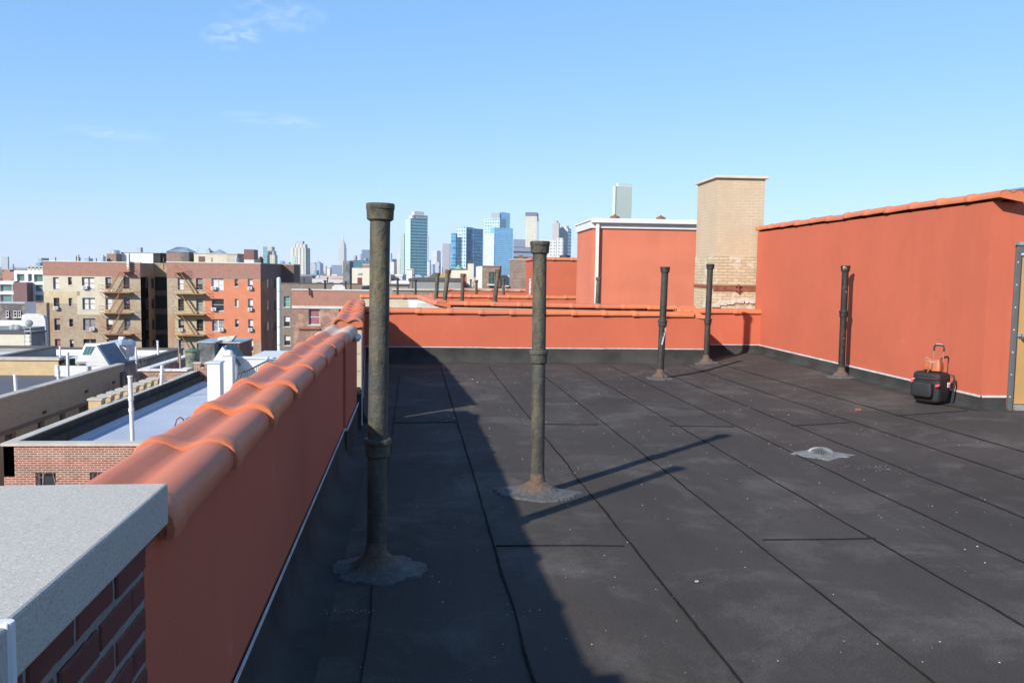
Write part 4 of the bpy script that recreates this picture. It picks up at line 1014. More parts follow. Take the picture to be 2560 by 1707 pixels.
# white building part with cluttered roof
Y=41.;xa=Xu(585,930,Y);xb=Xu(668,930,Y)
tw=thing('white_building','low white walled roof structure cluttered with planks, right of the white chimneys','building',(xa,Y,G0))
z=Zv(620,897,Y)
m=MB();m.box(xa,xb,Y,Y+.3,G0,z);m.box(xa,xb+1.4,Y+.3,Y+7,G0,z-.35);m.mesh([(xb,Y,G0),(xb,Y,z),(xb+1.4,Y+3,z-.3),(xb+1.4,Y+3,G0)],[(0,1,2,3)]);m.build('wall',M['whitebrick'],tw)
m=MB();m.box(xa-.05,xb+.03,Y-.05,Y+.33,z+.003,z+.09);m.build('coping',M['white'],tw)
m=MB();m.box(xa,xb+1.4,Y+.32,Y+7,z-.349,z-.30);m.build('roof',M['roofwhite'],tw)
for i,(dx,dy,w_,l_,h_,an,mt) in enumerate(((.6,1.5,.5,.8,.12,.3,'glassg'),(1.1,2.2,.55,.9,.10,-.2,'glass'),(1.9,1.2,.9,.25,.14,.1,'steel'),(2.6,2.8,1.2,.2,.25,-.4,'rust'),(3.3,1.0,.8,.5,.18,.6,'steel'),(3.0,4.,1.6,.3,.3,.2,'stone'))):
    q=thing('stored_panel',['loose pale glass panel lying on the white roof, leftmost','second loose dark glass panel on the white roof','grey metal box lying near the edge of the white roof','rusty beam lying on the white roof','grey metal panel slanting at the right edge of the white roof','pale plank at the back of the white roof'][i],'roof clutter',(xa+dx,Y+dy,z-.3),0,'clutter stored on the white roof')
    m=MB();m.obox((xa+dx,Y+dy,z-.28+h_/2),(w_/2*math.cos(an),w_/2*math.sin(an),0),(-l_/2*math.sin(an),l_/2*math.cos(an),0),(0,.04,h_/2));m.build('panel',M[mt],q)
    m=MB();m.obox((xa+dx,Y+dy,z-.28+h_+.02),(w_/2*math.cos(an),w_/2*math.sin(an),0),(-.02*math.sin(an),.02*math.cos(an),0),(0,0,.02));m.build('edge_batten',M['white'],q)
# iron railing of the roof stair
tr=thing('railing','curved brown iron stair railing before the white walled structure','railing',(-7.2,30,-3))
m=MB();A=PY(591,985,29.3);B=PY(601,938,29.6);Cc=PY(612,930,30.);E_=PY(668,902,33.4)
m.path([A,A.lerp(B,.6),B,B.lerp(Cc,.5)+Vector((0,0,.06)),Cc,Cc.lerp(E_,.5),E_],.03,7);m.path([A+Vector((-.12,0,0)),B+Vector((-.09,0,.03)),Cc+Vector((-.02,0,.04))],.025,6)
m.build('handrail',M['iron'],tr,smooth=True)
for i in range(11):
    p=Cc.lerp(E_,(i+.3)/11);m=MB();m.tube(p,p-Vector((0,0,1.1)),.014,n=6);m.build('baluster',M['iron'],tr)
m=MB();m.tube(Cc-Vector((0,0,1.1)),E_-Vector((0,0,1.1)),.02,n=6);m.tube(A,A-Vector((0,0,1.4)),.03,n=6);m.build('bottom_rail',M['iron'],tr)
for u,h_,lab in ((452,1042,'rusty arched ladder hoop standing on the pale blue roof, left one'),(474,1042,'rusty arched ladder hoop nearest the terracotta coping, right one')):
    th_=thing('ladder_hoop',lab,'ladder hoop',(Xu(u,1060,27.),27,-3.95),0,'ladder hoops on the pale blue roof')
    q=PY(u,h_,27.);m=MB();m.path([(q.x-.16,26.8,-3.94),(q.x-.14,26.85,q.z-.28),(q.x-.09,26.9,q.z-.06),(q.x,26.95,q.z),(q.x+.07,27.,q.z-.07),(q.x+.10,27.05,q.z-.3),(q.x+.11,27.1,-3.94)],.022,7);m.build('hoop',M['rust'],th_,smooth=True)
    m=MB();m.tube((q.x-.15,26.83,q.z-.6),(q.x+.105,27.06,q.z-.6),.014,n=6);m.build('rung',M['rust'],th_)
# white plastic vents
GW='white plastic vent pipes on the lower roofs'
def wpipe(label,ub,vb,ut,vt,Y,zr,r=.065,coup=()):
    tpn=PY(ut,vt,Y);bb=PY(ub,vb,Y);d=(tpn-bb)/(tpn.z-bb.z);bb=tpn-d*(tpn.z-zr)
    t=thing('plastic_pipe',label,'vent pipe',bb,0,GW)
    m=MB();m.tube(bb,tpn,r,n=12);m.build('pipe',M['white'],t,smooth=True)
    for v in coup:
        z=Zv(ub,v,Y);p=bb+d*(z-bb.z);m=MB();m.tube(p-Vector((0,0,.05)),p+Vector((0,0,.06)),r*1.3,n=12);m.build('coupling',M['white'],t,smooth=True)
    m=MB();m.tube(tpn-Vector((0,0,.04)),tpn+Vector((0,0,.012)),r*1.22,n=12);m.build('rim',M['white'],t,smooth=True)
wpipe('tallest white vent pipe with two couplings at the front of the pale blue roof',331,1091,325,940,27.2,-3.95,coup=(996,1025))
wpipe('white vent pipe halfway along the pale blue roof',402,985,405,914,38.5,-3.95,coup=(935,))
# --- long beige brick building with dark roof, running away on the left
X3=-16.;yA=28.;yB=43.6;z3=-2.93
tB3=thing('brick_building','long beige brick building with streaked wall and dark roof at the left edge','building',(X3,yA,G0))
m=MB()
# long side wall facing +X with window openings: build in (y,z)
def PXy(u,v=1100): return PX(u,v,X3).y
zl=-4.32
wins=[(28.6,29.9,-9.,zl-.1),(PXy(12),PXy(41),-9.,zl-.02),(PXy(95),PXy(113),-6.2,zl),(PXy(151),PXy(165),-6.2,zl),(PXy(200),PXy(226),-6.2,zl),(PXy(256),PXy(264),-6.2,zl)]
ys=sorted({yA,yB,*[w[0] for w in wins],*[w[1] for w in wins]});zs=sorted({G0,z3-.07,*[w[2] for w in wins],*[w[3] for w in wins]})
for i in range(len(ys)-1):
    for j in range(len(zs)-1):
        cy=(ys[i]+ys[i+1])/2;cz=(zs[j]+zs[j+1])/2
        if any(w[0]<cy<w[1] and w[2]<cz<w[3] for w in wins):continue
        m.q([(X3,ys[i],zs[j]),(X3,ys[i+1],zs[j]),(X3,ys[i+1],zs[j+1]),(X3,ys[i],zs[j+1])])
for a,b,c,d in wins:
    m.q([(X3,a,c),(X3-.2,a,c),(X3-.2,a,d),(X3,a,d)]);m.q([(X3,b,c),(X3,b,d),(X3-.2,b,d),(X3-.2,b,c)]);m.q([(X3,a,c),(X3,b,c),(X3-.2,b,c),(X3-.2,a,c)]);m.q([(X3,a,d),(X3-.2,a,d),(X3-.2,b,d),(X3,b,d)])
m.q([(X3,yA,G0),(-34,yA,G0),(-34,yA,z3-.07),(X3,yA,z3-.07)]);m.q([(X3,yB,G0),(-34,yB,G0),(-34,yB,-3.7),(X3,yB,-3.7)]);m.box(X3-.3,X3,yB-.01,yB,-3.7,z3-.08)
m.box(X3-.3,X3-.28,yA,yB,-3.6,z3-.07)
t_=NT('streaked_beige_brick');b_=t_.n('ShaderNodeTexBrick');t_.l(t_.wallvec(),b_.inputs['Vector'])
for k_,v_ in (('Color1',(.40,.315,.22,1)),('Color2',(.34,.265,.185,1)),('Mortar',(.29,.23,.165,1))):b_.inputs[k_].default_value=v_
b_.inputs['Scale'].default_value=1;b_.inputs['Mortar Size'].default_value=.008;b_.inputs['Brick Width'].default_value=.22;b_.inputs['Row Height'].default_value=.07
c_=t_.mix(t_.ramp(t_.noise(1.,4,.7,stretch=(1,1.6,.16)),[(.62,(0,0,0)),(.70,(.55,)*3)]),b_.outputs['Color'],(.44,.42,.42))
t_.bump(t_.math('SUBTRACT',1.,b_.outputs['Fac']),.3,.01)
m.build('wall',t_.fin(c_,.85),tB3)
for i,(a,b,c,d) in enumerate(wins):
    f=MB();f.box(X3-.20,X3-.16,a,b,d-.07,d);f.box(X3-.20,X3-.16,a,a+.06,c,d-.07);f.box(X3-.20,X3-.16,b-.06,b,c,d-.07);f.box(X3-.20,X3-.16,a+.06,b-.06,(c+d)/2-.03,(c+d)/2+.03)
    if b-a>1:f.box(X3-.2,X3-.155,(a+b)/2-.06,(a+b)/2+.06,c,d-.07)
    w_=f.build('window',M['framed'],tB3)
    if i in(1,4):
        g=MB();g.box(X3-.200,X3-.19,a+.08,(a+b)/2-.1,c+(d-c)*.45,d-.08);g.build('blind',M['curtain'],w_)  # blind added to lighten the dark alley window
    g=MB();g.box(X3-.24,X3-.201,a,b,c,d);g.build('pane',glass('grey_green_glass',(.10,.15,.13)),w_)
m=MB();m.box(X3+.002,X3+.03,yA,yB-.4,zl+.02,zl+.16);m.build('lintel_band',plain('brown_stone_band',(.16,.12,.10),.8,0,.2,3),tB3)
m=MB();m.box(X3-.34,X3+.05,yA,yB+.05,z3-.07,z3);m.build('coping',plain('thin_coping',(.38,.34,.29),.8,0,.15,3),tB3)
m=MB();m.box(-34,X3-.3,yA,44.25,-3.9,-3.62);m.build('roof',M['droof'],tB3)
m=MB();m.box(X3-.001,X3+.12,yB-.5,yB,-5.4,z3-.4);m.build('corner_pier',BK['dark'],tB3)
for (u,v) in ((110,977+53),(215,978),(283,955)):
    m=MB();p=PX(u,v,X3);m.box(X3+.001,X3+.06,p.y-.12,p.y+.12,p.z-.05,p.z+.05);m.build('scupper',M['black'],tB3)
# tan wall and white wall at its far end
xr=Xu(146,905,44.2);tt=thing('parapet_wall','yellow tan brick wall with dark coping across the far end of the dark roof','wall',(xr,44.2,-3.6))
zt_=Zv(70,894,44.2);m=MB();m.box(-34,xr,44.2,44.6,-5,zt_-.12);m.build('wall',BK['yellow'],tt);m=MB();m.box(-34,xr+.08,44.12,44.68,zt_-.12,zt_);m.build('coping',cop,tt)
m=MB();m.box(xr+.0,xr+.35,44.3,45.3,-5,zt_-.13);m.build('dark_end',M['flash'],tt)
xa=Xu(142,925,44.);xb=Xu(268,925,44.);tt=thing('parapet_wall','low whitewashed wall below the white triangular skylight','wall',(xa,44,-4))
m=MB();m.box(xa,xb,43.75,44.05,-4.5,Zv(180,914,44.));m.build('wall',M['whitebrick'],tt)
wpipe('white vent pipe at the left edge of the dark roof',41,990,38,937,34.,-3.62,r=.07)
wpipe('short white vent pipe at the corner of the low whitewashed wall',147,955,144,913,42.,-3.62,r=.075,coup=(930,))
wpipe('tall thin white vent pipe before the white skylight',170,942,169,881,43.,-3.62,r=.07)
# --- building beyond: grey parapet, silver roof, skylights
t4_=thing('low_building','low grey-walled building with silver roof behind the long beige one','building',(-17,46.3,G0))
pbuild(t4_,-29,-17.0,46.3,56.5,Zv(333,912,46.3),.45,greyr,M['silver'],copd)
m=MB();m.box(-28.6,-17.35,56.0,56.18,-4,-3.42);m.build('white_upstand',M['white'],t4_)
Y=45.6;zb=Zv(240,921,Y)
def TP(u,v,Y=45.6):return (Xu(u,v,Y),Zv(u,v,Y))
ts=thing('skylight_monitor','white triangular roof skylight with dark right slope, biggest of the low white roofs','skylight',(Xu(240,900,Y),Y,zb))
a,b,c_=TP(207,922),TP(241,864),TP(275,917)
m=MB();m.prism([a,b,c_],'y',Y,Y+.25);m.build('gable_wall',M['whitebrick'],ts)
m=MB();m.mesh([(b[0],Y+.25,b[1]),(c_[0],Y+.25,c_[1]),(c_[0]+.15,Y+2.2,c_[1]+.0),(b[0]+.1,Y+2.2,b[1]),(b[0]-.02,Y+.25,b[1]-.08),(c_[0]-.1,Y+.25,c_[1]-.08),(c_[0]+.05,Y+2.2,c_[1]-.08),(b[0],Y+2.2,b[1]-.08)],[(0,1,2,3),(4,5,6,7),(0,1,5,4),(1,2,6,5),(2,3,7,6),(3,0,4,7)])
sl2=m.build('right_slope',plain('slate_blue',(.10,.125,.17),.6,0,.3,6),ts)
Y=47.;P=[PY(190,905,46.2),PY(243,905,46.2),PY(252,858,47.3),PY(213,858,47.3)]
m=MB();back=[p+Vector((0,1.6,-.9)) for p in P];m.mesh(P+back,[(0,1,2,3),(4,5,6,7),(0,1,5,4),(1,2,6,5),(2,3,7,6),(3,0,4,7)])
sl3=m.build('front_slope',M['whitebrick'],ts)
def lerp2(a,b,t):return a+(b-a)*t
def QP(s,t_): return lerp2(lerp2(P[0],P[1],s),lerp2(P[3],P[2],s),t_)+Vector((0,-.03,.02))
m=MB();m.q([QP(.18,.32),QP(.72,.32),QP(.72,.82),QP(.18,.82)]);gl=m.build('skylight_glass',M['glassg'],ts)
m=MB()
for s_ in (.18,.36,.54,.72):m.tube(QP(s_,.32),QP(s_,.82),.02,n=5)
m.tube(QP(.18,.32),QP(.72,.32),.02,n=5);m.tube(QP(.18,.82),QP(.72,.82),.02,n=5);m.build('glazing_bar',M['steel'],ts)
m=MB();m.box(Xu(191,910,45.7),Xu(216,910,45.7),45.7,46.1,Zv(200,913,45.7),Zv(200,905,45.7));m.build('vent_box',M['steel'],ts)
ts=thing('skylight_monitor','grey-blue vaulted skylight hidden behind the white triangular one','skylight',(Xu(280,890,50),50,-3.8))
P2=[TP(u,v,50.) for u,v in ((247,892),(247,858),(262,855),(290,857),(300,864),(296,900),(262,900))]
m=MB();m.prism(P2,'y',50,52.5);m.build('shell',plain('bluegrey_shell',(.42,.44,.50),.6,0,.15,2),ts);m=MB();m.box(P2[2][0],P2[3][0]-.3,49.96,49.99,P2[2][1]-.55,P2[2][1]-.12);m.build('skylight_glass',M['steel'],ts)
t,xa,xb,z,dep=chim('white brick chimney with narrower stack on top, behind the triangular skylight',299,316,323,862,48.,M['whitebrick'],M['white'],zb=-3.9,capv=.03)
m=MB();m.lathe([(.45,0),(.36,.12),(.25,.26),(.25,.30)],((xa+xb)/2,48+dep/2,z),n=4);m.build('metal_cone',M['steel'],t)
m=MB();xc=Xu(302,850,48.2);m.box(xc-.13,xc+.13,48.2,48.5,z,Zv(300,842,48.2));m.build('upper_stack',M['white'],t)
wpipe('thin white vent pipe left on the silver roof',341,908,340,868,47.5,-3.84,r=.05)
wpipe('white vent pipe with a sagging wire on the silver roof',396,890,394,852,52.,-3.84,r=.06)
m=MB();a=PY(394,860,52.);b=PY(355,874,52.);m.path([a,a.lerp(b,.5)-Vector((0,0,.12)),b],.012,5)
tw_=thing('wire','sagging wire tied to the white pipe on the silver roof','wire',a);m.build('cable',M['iron'],tw_)
wpipe('white vent pipe standing at the end of the grey wall at left',150,900,150,866,50.,-3.9,r=.05)
# left neighbour grey wall and white roof
t5_=thing('low_building','low building with long grey parapet and pale littered roof at far left','building',(-24,47.2,G0))
pbuild(t5_,-40,-24.,47.2,54.5,Zv(29,894,47.2),.35,greyr,M['roofwhite'],copd)
# red brick low building with bluish roof between
t6_=thing('low_building','low red brick building with bluish roof beyond the crenellated wall','building',(-15.5,44.3,G0))
pbuild(t6_,-15.5,-13.2,44.3,52.,Zv(400,923,44.3),.5,BK['near'],M['blueroof'],plain('snowy_coping',(.60,.56,.52),.8,0,.15,5))
t7_=thing('low_building','plain low roof under the sooty shed and green vent stack','building',(-13,44.4,G0))
m=MB();m.box(-13.1,-2.5,44.35,62,G0,-3.98);m.build('wall',greyr,t7_);m=MB();m.box(-13.0,-2.6,44.4,61.9,-3.975,-3.93);m.build('roof',M['roofwhite'],t7_)
# sooty shed
Y=47.;
t,xa,xb,z=rb('shed','soot-blackened rendered shed behind the notched red brick wall','shed',496,536,857,47.,2.5,plain('sooty_render',(.085,.085,.085),.85,0,.5,2.5,.3,20,tint=(.20,.20,.20)),None,0,-4.2)
m=MB();m.box(xa-.05,xb+.05,46.94,49.55,z,z+.06);m.build('flat_roof',M['steel'],t)
t,xa,xb,z=rb('shed','darker shed with rust-brown edge right of the sooty one','shed',536,597,858,48.,3.,plain('dark_render',(.035,.036,.036),.8,0,.4,3),None,0,-4.2)
m=MB();m.box(xb-.6,xb+.03,47.95,51,-4,z-.05);m.build('rusty_edge',plain('rust_sheet',(.10,.035,.025),.8,0,.3,4),t)
m=MB();m.box(xa-.05,xb+.08,47.92,51.05,z,z+.07);m.build('flat_roof',M['steel'],t)
m=MB();m.obox((xa+.5,48.6,z+.2),(.45,0,.05),(0,.3,0),(.1,0,.14));m.build('tarp_bundle',plain('pale_tarp',(.42,.44,.40),.7,0,.3,6,.5,9),t)
m=MB();xq=Xu(557,880,46.9);m.box(xq-.04,xq+.04,47.5,47.56,z-1.,z-.1);m.build('white_post',M['white'],t)
def stack(name,label,u,vt,vb,Y,r,zb,cm,bm):
    p=PY(u,vt,Y);zc=Zv(u,vb,Y);t=thing(name,label,'vent stack',(p.x,Y,zb))
    m=MB();m.lathe([(r,zb-zc),(r,0)],(p.x,Y,zc),n=14);m.build('drum',bm,t,smooth=True)
    h=p.z-zc;m=MB();m.lathe([(r*.9,0),(r*1.18,.01),(r*1.12,h*.22),(r*.28,h*.75),(r*.12,h*.8),(r*.14,h),(0,h)],(p.x,Y,zc),n=14);m.build('conical_cap',cm,t,smooth=True);return t
gm2=plain('green_patina',(.07,.12,.085),.6,0,.4,8)
stack('vent_stack','green conical-capped vent stack left of the sooty shed',481,869,878,45.6,.36,-4.2,gm2,plain('mossy_drum',(.15,.15,.10),.8,0,.5,7,tint=(.05,.07,.06)))
stack('vent_stack','small conical ventilator on top of the dark shed',569,843,853,48.6,.27,-2.35,plain('yellowgreen_patina',(.16,.15,.08),.7,0,.3,8),plain('yellowgreen_patina',(.16,.15,.08)))
tt=thing('post','brown wooden post leaning by the bluish roof','post',(Xu(447,900,47.5),47.5,-4.))
m=MB();m.tube(PY(446,906,47.5),PY(448,869,47.5),.05,n=6);m.build('pole',plain('grey_wood',(.22,.16,.11),.8,0,.3,9),tt)
tt=thing('post','paler short wooden post in front of the leaning one','post',(Xu(451,900,46.),46,-4.))
m=MB();m.tube(PY(451,928,46.),PY(450,883,46.),.045,n=6);m.build('pole',plain('pale_wood',(.38,.30,.20),.8,0,.3,9),tt)
# --- cream building and roofs at far left
t8_=thing('low_building','cream rendered low building behind the bare tree at far left','building',(-45,75,G0))
Y=75.;xa=-60;xb=Xu(78,850,Y);zt_=Zv(40,830,Y)
m=MB();m.box(xa,xb,Y,Y+2.6,G0,zt_-.15);m.build('wall',cream,t8_);m=MB();m.box(xa,xb+.1,Y-.08,Y+2.6,zt_-.15,zt_);m.build('coping',copd,t8_)
m=MB();m.box(Xu(48,860,Y),Xu(63,860,Y),Y-.05,Y-.01,zt_-3.,zt_-2.2);m.build('window',M['glassg'],t8_)
m=MB();m.box(xb,xb+.02,Y+.02,Y+2.58,G0,zt_-.16);m.build('side_wall',greyr,t8_)  # cream side coloured grey to show it in shade
m=MB();xl=Xu(68,840,74.6)
for dx in (-.25,.25):m.tube((xl+dx,74.7,zt_-2.9),(xl+dx,74.7,zt_+.5),.03,n=5)
for i in range(9):m.tube((xl-.25,74.7,zt_-2.7+.35*i),(xl+.25,74.7,zt_-2.7+.35*i),.02,n=5)
ld=thing('ladder','pale metal ladder climbing the cream low building','ladder',(xl,74.7,zt_-3));m.build('ladder_frame',M['steel'],ld)
t9_=thing('low_building','grey flat-roofed building with satellite dishes behind the cream one','building',(-40,88,G0))
m=MB();m.box(-70,Xu(112,812,90),78,90,G0,Zv(60,815,90));m.build('wall',greyr,t9_)
for i,(u,v,lab) in enumerate(((33,820,'grey satellite dish, leftmost of the pair'),(45,820,'grey satellite dish, second of the pair'),(73,808,'darker satellite dish on the white roof'))):
    p=PY(u,v,85.);t=thing('satellite_dish',lab,'satellite dish',(p.x,85,p.z-.6),0,'satellite dishes')
    m=MB();m.lathe([(0,.10),(.2,.07),(.33,0),(.345,.01),(.2,.09),(0,.12)],p,(.3,-.9,.35),n=14);m.build('dish',plain('dish_grey',(.20,.21,.22),.6),t,smooth=True)
    m=MB();m.tube(p+Vector((0,.15,0)),p+Vector((0,.15,-.8)),.04,n=6);m.build('mast',M['steel'],t)
ta=thing('low_building','white domed roof building left of the big apartment block','building',(Xu(85,800,95),95,G0))
Y=95.;pts=[(Xu(u,v,Y),Zv(u,v,Y)) for u,v in ((53,818),(54,788),(64,784),(95,785),(108,789),(113,800),(114,818))]
m=MB();m.prism([(pts[0][0],G0)]+pts+[(pts[-1][0],G0)],'y',Y,Y+.6);m.build('shell',M['whitebrick'],ta)
ta=thing('parapet_wall','white low wall beneath the dark brick houses','wall',(Xu(20,805,97),97,G0))
m=MB();m.box(-70,Xu(60,805,97),97,97.4,G0,Zv(30,801,97));m.build('wall',M['white'],ta)
t,xa,xb,z=rb('house','sooty grey brick house with three pale-framed windows at far left','house',-8,62,755,110,1.5,BK['dark'],M['steel'],.2,G0)
for (u0,u1) in ((16,23),(35,43),(46,53)):
    window(t,Xu(u0,780,110),Xu(u1,780,110),Zv(40,793,110),Zv(40,777,110),109.8,.12,'sash',fm=M['white'])
rb('house','blue-grey boarded house between the sooty and tan houses','house',62,90,755,109,1.5,plain('bluegrey_siding',(.13,.15,.20),.8,0,.15,.4),None,0,G0)
rb('house','tan brick house beside the big apartment block','house',90,116,757,108,.8,BK['tan'],None,0,G0)
# --- white modern building
Y=160.;
tm=thing('modern_building','bright white modern building with tall green-tinted windows at the far left','building',(Xu(70,700,Y),Y,G0))
wu=[(42,61,685,704),(70,80,685,704),(85,107,686,705),(71,81,711,730),(86,107,712,730),(72,82,736,753),(86,108,737,753)]
lu=[(0,30,711,729),(31,36,711,729),(0,30,736,755),(31,36,736,755)]
def HP(u0,u1,v0,v1,Y): return (Xu(u0,(v0+v1)/2,Y),Xu(u1,(v0+v1)/2,Y),Zv((u0+u1)/2,v1,Y),Zv((u0+u1)/2,v0,Y))
hs=[HP(*w,Y) for w in wu];xa=Xu(35.5,700,Y);xb=Xu(125,700,Y);zt_=Zv(60,676,Y)
m=MB();m.holes(xa,xb,G0,zt_,hs,Y,.4);m.box(xa,xb,Y+1,Y+15,G0,zt_,skip='f');m.q([(xa,Y,zt_),(xb,Y,zt_),(xb,Y+1,zt_),(xa,Y+1,zt_)]);m.q([(xa,Y,G0),(xa,Y+1,G0),(xa,Y+1,zt_),(xa,Y,zt_)])
m.build('wall',M['white'],tm)
hs2=[HP(*w,Y-1.5) for w in lu];xa2=Xu(-20,730,Y-1.5);xb2=Xu(36.5,730,Y-1.5);z2=Zv(20,703,Y-1.5)
m=MB();m.holes(xa2,xb2,G0,z2,hs2,Y-1.5,.4);m.q([(xa2,Y-1.5,z2),(xb2,Y-1.5,z2),(xb2,Y+8,z2),(xa2,Y+8,z2)]);m.build('lower_wing',M['white'],tm)
for i,(a,b,c,d) in enumerate(hs+hs2):
    y_=Y if i<len(hs) else Y-1.5
    f=MB();f.box(a,b,y_+.30,y_+.38,c,c+.1);f.box(a,b,y_+.30,y_+.38,d-.1,d);n=max(1,int((b-a)/1.1))
    for k in range(n+1):
        xx=a+(b-a-.1)*k/n;f.box(xx,xx+.1,y_+.31,y_+.37,c+.1,d-.1)
    w_=f.build('window',M['white'],tm);g=MB();g.box(a,b,y_+.39,y_+.42,c,d);g.build('pane',plain('green_tint_glass',(.10,.17,.16),.15,0,.5,.25,spec=.8),w_)
m=MB();m.box(Xu(36.8,730,Y-1.8),Xu(70,730,Y-1.8),Y-2.2,Y-.02,G0,Zv(50,706,Y-1.8));m.build('brown_panel',plain('brown_cladding',(.15,.085,.08),.7,0,.1,.4),tm)
for i in range(5):
    u=66+i*10.;p=PY(u,676,Y);t=thing('rooftop_unit',['first','second','third','fourth','fifth'][i]+' tan air handling unit from the left on the white modern building','rooftop unit',(p.x,Y,p.z),0,'air handling units on the white modern building')
    m=MB();m.box(p.x-.28,p.x+.28,Y+1,Y+1.8,zt_+.002,zt_+.85);m.build('case',plain('tan_unit',(.45,.42,.35)),t);m=MB();m.lathe([(0,.01),(.18,.0)],(p.x,Y+.99,zt_+.5),(0,-1,0),n=10);m.build('fan',M['black'],t)
tt=thing('railing','thin grey roof railing on the white modern building','railing',(Xu(50,672,Y),Y,zt_));m=MB();xa_,xb_=Xu(39,672,Y),Xu(63,672,Y)
m.box(xa_,xb_,Y+.3,Y+.34,zt_+.4,zt_+.45)
for i in range(9):m.box(xa_+(xb_-xa_)*i/9,xa_+(xb_-xa_)*i/9+.03,Y+.3,Y+.33,zt_+.002,zt_+.4)
m.build('rail',M['steel'],tt)
t,xa,xb,z=rb('house','orange brick corner building above the white lower wing','building',-6,24,674,175,10,brick('orange_brick',(.42,.20,.12),(.36,.17,.10),(.36,.25,.18)),None,0,G0)
m=MB();m.box(xa,Xu(9,690,175),174.9,174.99,G0,z-.05);m.build('shaded_bay',BK['dark'],t)  # darker brick stands for the shade over this bay
# ================================================================= THE BIG WALK-UP
Y=120.
def HX(u0,u1,v0,v1,Y=120.): return HP(u0,u1,v0,v1,Y)
tA7=thing('apartment_building','six storey walk-up apartment block with beige and orange fronts and a dark court','apartment building',(Xu(380,700,Y),Y,G0))
zt7=Zv(240,653.5,Y);zband=Zv(240,691,Y)
xL=Xu(108.5,700,Y);xR=Xu(351,700,Y);xC=Xu(386,700,Y)
rows=[(693,723),(744.5,774),(796,826),(847.5,877)]
smr=[(693,712),(745,765.5),(797,817),(849,869)]
colsA=[(133,147.5,'sash'),(170.5,180,'small'),(205,236.5,'double'),(263.5,279.5,'sash'),(309,324,'sash')]
def lean(u,v,u_ref_v=700): return u+(.0315-.0000365*(u))*0
hsA=[];infoA=[]
for ci,(u0,u1,st) in enumerate(colsA):
    for ri,(v0,v1) in enumerate(smr if st=='small' else rows):
        xa_=Xu(u0,708,Y);xb_=Xu(u1,708,Y);c=Zv((u0+u1)/2,v1,Y);d=Zv((u0+u1)/2,v0,Y)
        hsA.append((xa_,xb_,c,d));infoA.append((st,ci,ri))
m=MB();m.holes(xL,xR,G0,zband,hsA,Y,.22)
m.build('wall',BK['tan'],tA7)
m=MB();m.box(xL-.02,xR+.004,Y-.03,Y+.3,zband,zt7-.12);m.build('brick_band',BK['red'],tA7)
copl=plain('pale_coping',(.58,.53,.46),.8,0,.1,3)
m=MB();m.box(xL-.08,xR+.06,Y-.08,Y+.35,zt7-.12,zt7);m.build('coping',copl,tA7)
m=MB();m.q([(xL,Y,G0),(xL,Y+26,G0),(xL,Y+26,zt7-.13),(xL,Y,zt7-.13)])
m.q([(xR,Y,G0),(xR,Y+3,G0),(xR,Y+3,zband),(xR,Y,zband)]);
m.build('side_wall',BK['rust'],tA7)
# court: left reveal, back with dark stacked openings
yb=Y*(1122-351)/(1122-386.)
xcr=Xu(417.5,700,Y)
m=MB();m.box(xR-.3,xR,Y+.02,yb,G0,zband,skip='lf');m.box(xR-.3,xR+.002,Y+.3,yb,zband,zt7-.12,skip='l');m.box(xR-.3,xcr+.3,yb,yb+.3,zband,zt7-.2);
m.build('court_wall',BK['rust'],tA7)
m=MB();
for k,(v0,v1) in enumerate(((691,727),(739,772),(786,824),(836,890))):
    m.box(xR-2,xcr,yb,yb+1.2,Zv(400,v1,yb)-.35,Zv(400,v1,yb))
m.box(xR-2,xcr,yb+1.25,yb+1.35,G0,zband);m.build('dark_loggia',M['dark'],tA7)  # deep shade of the court painted as near-black back and slabs
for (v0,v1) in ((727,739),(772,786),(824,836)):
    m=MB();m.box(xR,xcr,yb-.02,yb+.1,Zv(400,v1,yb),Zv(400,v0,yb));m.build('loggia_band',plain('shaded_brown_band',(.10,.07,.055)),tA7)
m=MB();m.box(xR,xcr,yb-.08,yb+.35,zt7-.2,zt7-.08);m.build('court_coping',cop,tA7)
for ri,(v0,v1) in enumerate(rows):
    for du in ((366.5,),(380,)):
        p=Y*(1122-351)/(1122-du[0]);z0_,z1_=Zv(365,v1-2,p),Zv(365,v0+2,p)
        f=MB();f.box(xR+.001,xR+.03,p-.5,p+.5,z0_,z1_);w_=f.build('window',M['framed'],tA7);g=MB();g.box(xR+.031,xR+.04,p-.4,p+.4,z0_+.08,z1_-.08);g.build('pane',M['glass'],w_)
# render patches, 3 cm proud, cut round the windows
def patch(rects,mat,name='render_patch'):
    # rects px; subtract windows by strips
    m=MB()
    for (u0,u1,v0,v1) in rects:
        A=(Xu(u0,708,Y),Xu(u1,708,Y),Zv(240,v1,Y),Zv(240,v0,Y))
        hs=[(max(h[0],A[0]),min(h[1],A[1]),max(h[2],A[2]),min(h[3],A[3])) for h in hsA+hsB if h[0]<A[1] and h[1]>A[0] and h[2]<A[3] and h[3]>A[2]]
        m.holes(A[0],A[1],A[2],A[3],hs,Y-.03,.03)
    return m.build(name,mat,tA7)
colsB=[(444.5,459,'sash'),(490,506.5,'sash'),(528.8,559,'double'),(586.5,595.5,'small'),(619.5,632,'sash')]
hsB=[];infoB=[]
smB=[(698,716),(747,767),(798,818),(849,868)];rwB=[(695.5,724.5),(747,777),(798,828),(848.5,878)]
for ci,(u0,u1,st) in enumerate(colsB):
    for ri,(v0,v1) in enumerate(smB if st=='small' else rwB):
        hsB.append((Xu(u0,708,Y),Xu(u1,708,Y),Zv((u0+u1)/2,v1,Y),Zv((u0+u1)/2,v0,Y)));infoB.append((st,ci,ri))
xB0=Xu(417.5,700,Y);xB1=Xu(651.5,700,Y);zt7b=Zv(530,655.5,Y);zbb=Zv(530,696,Y)
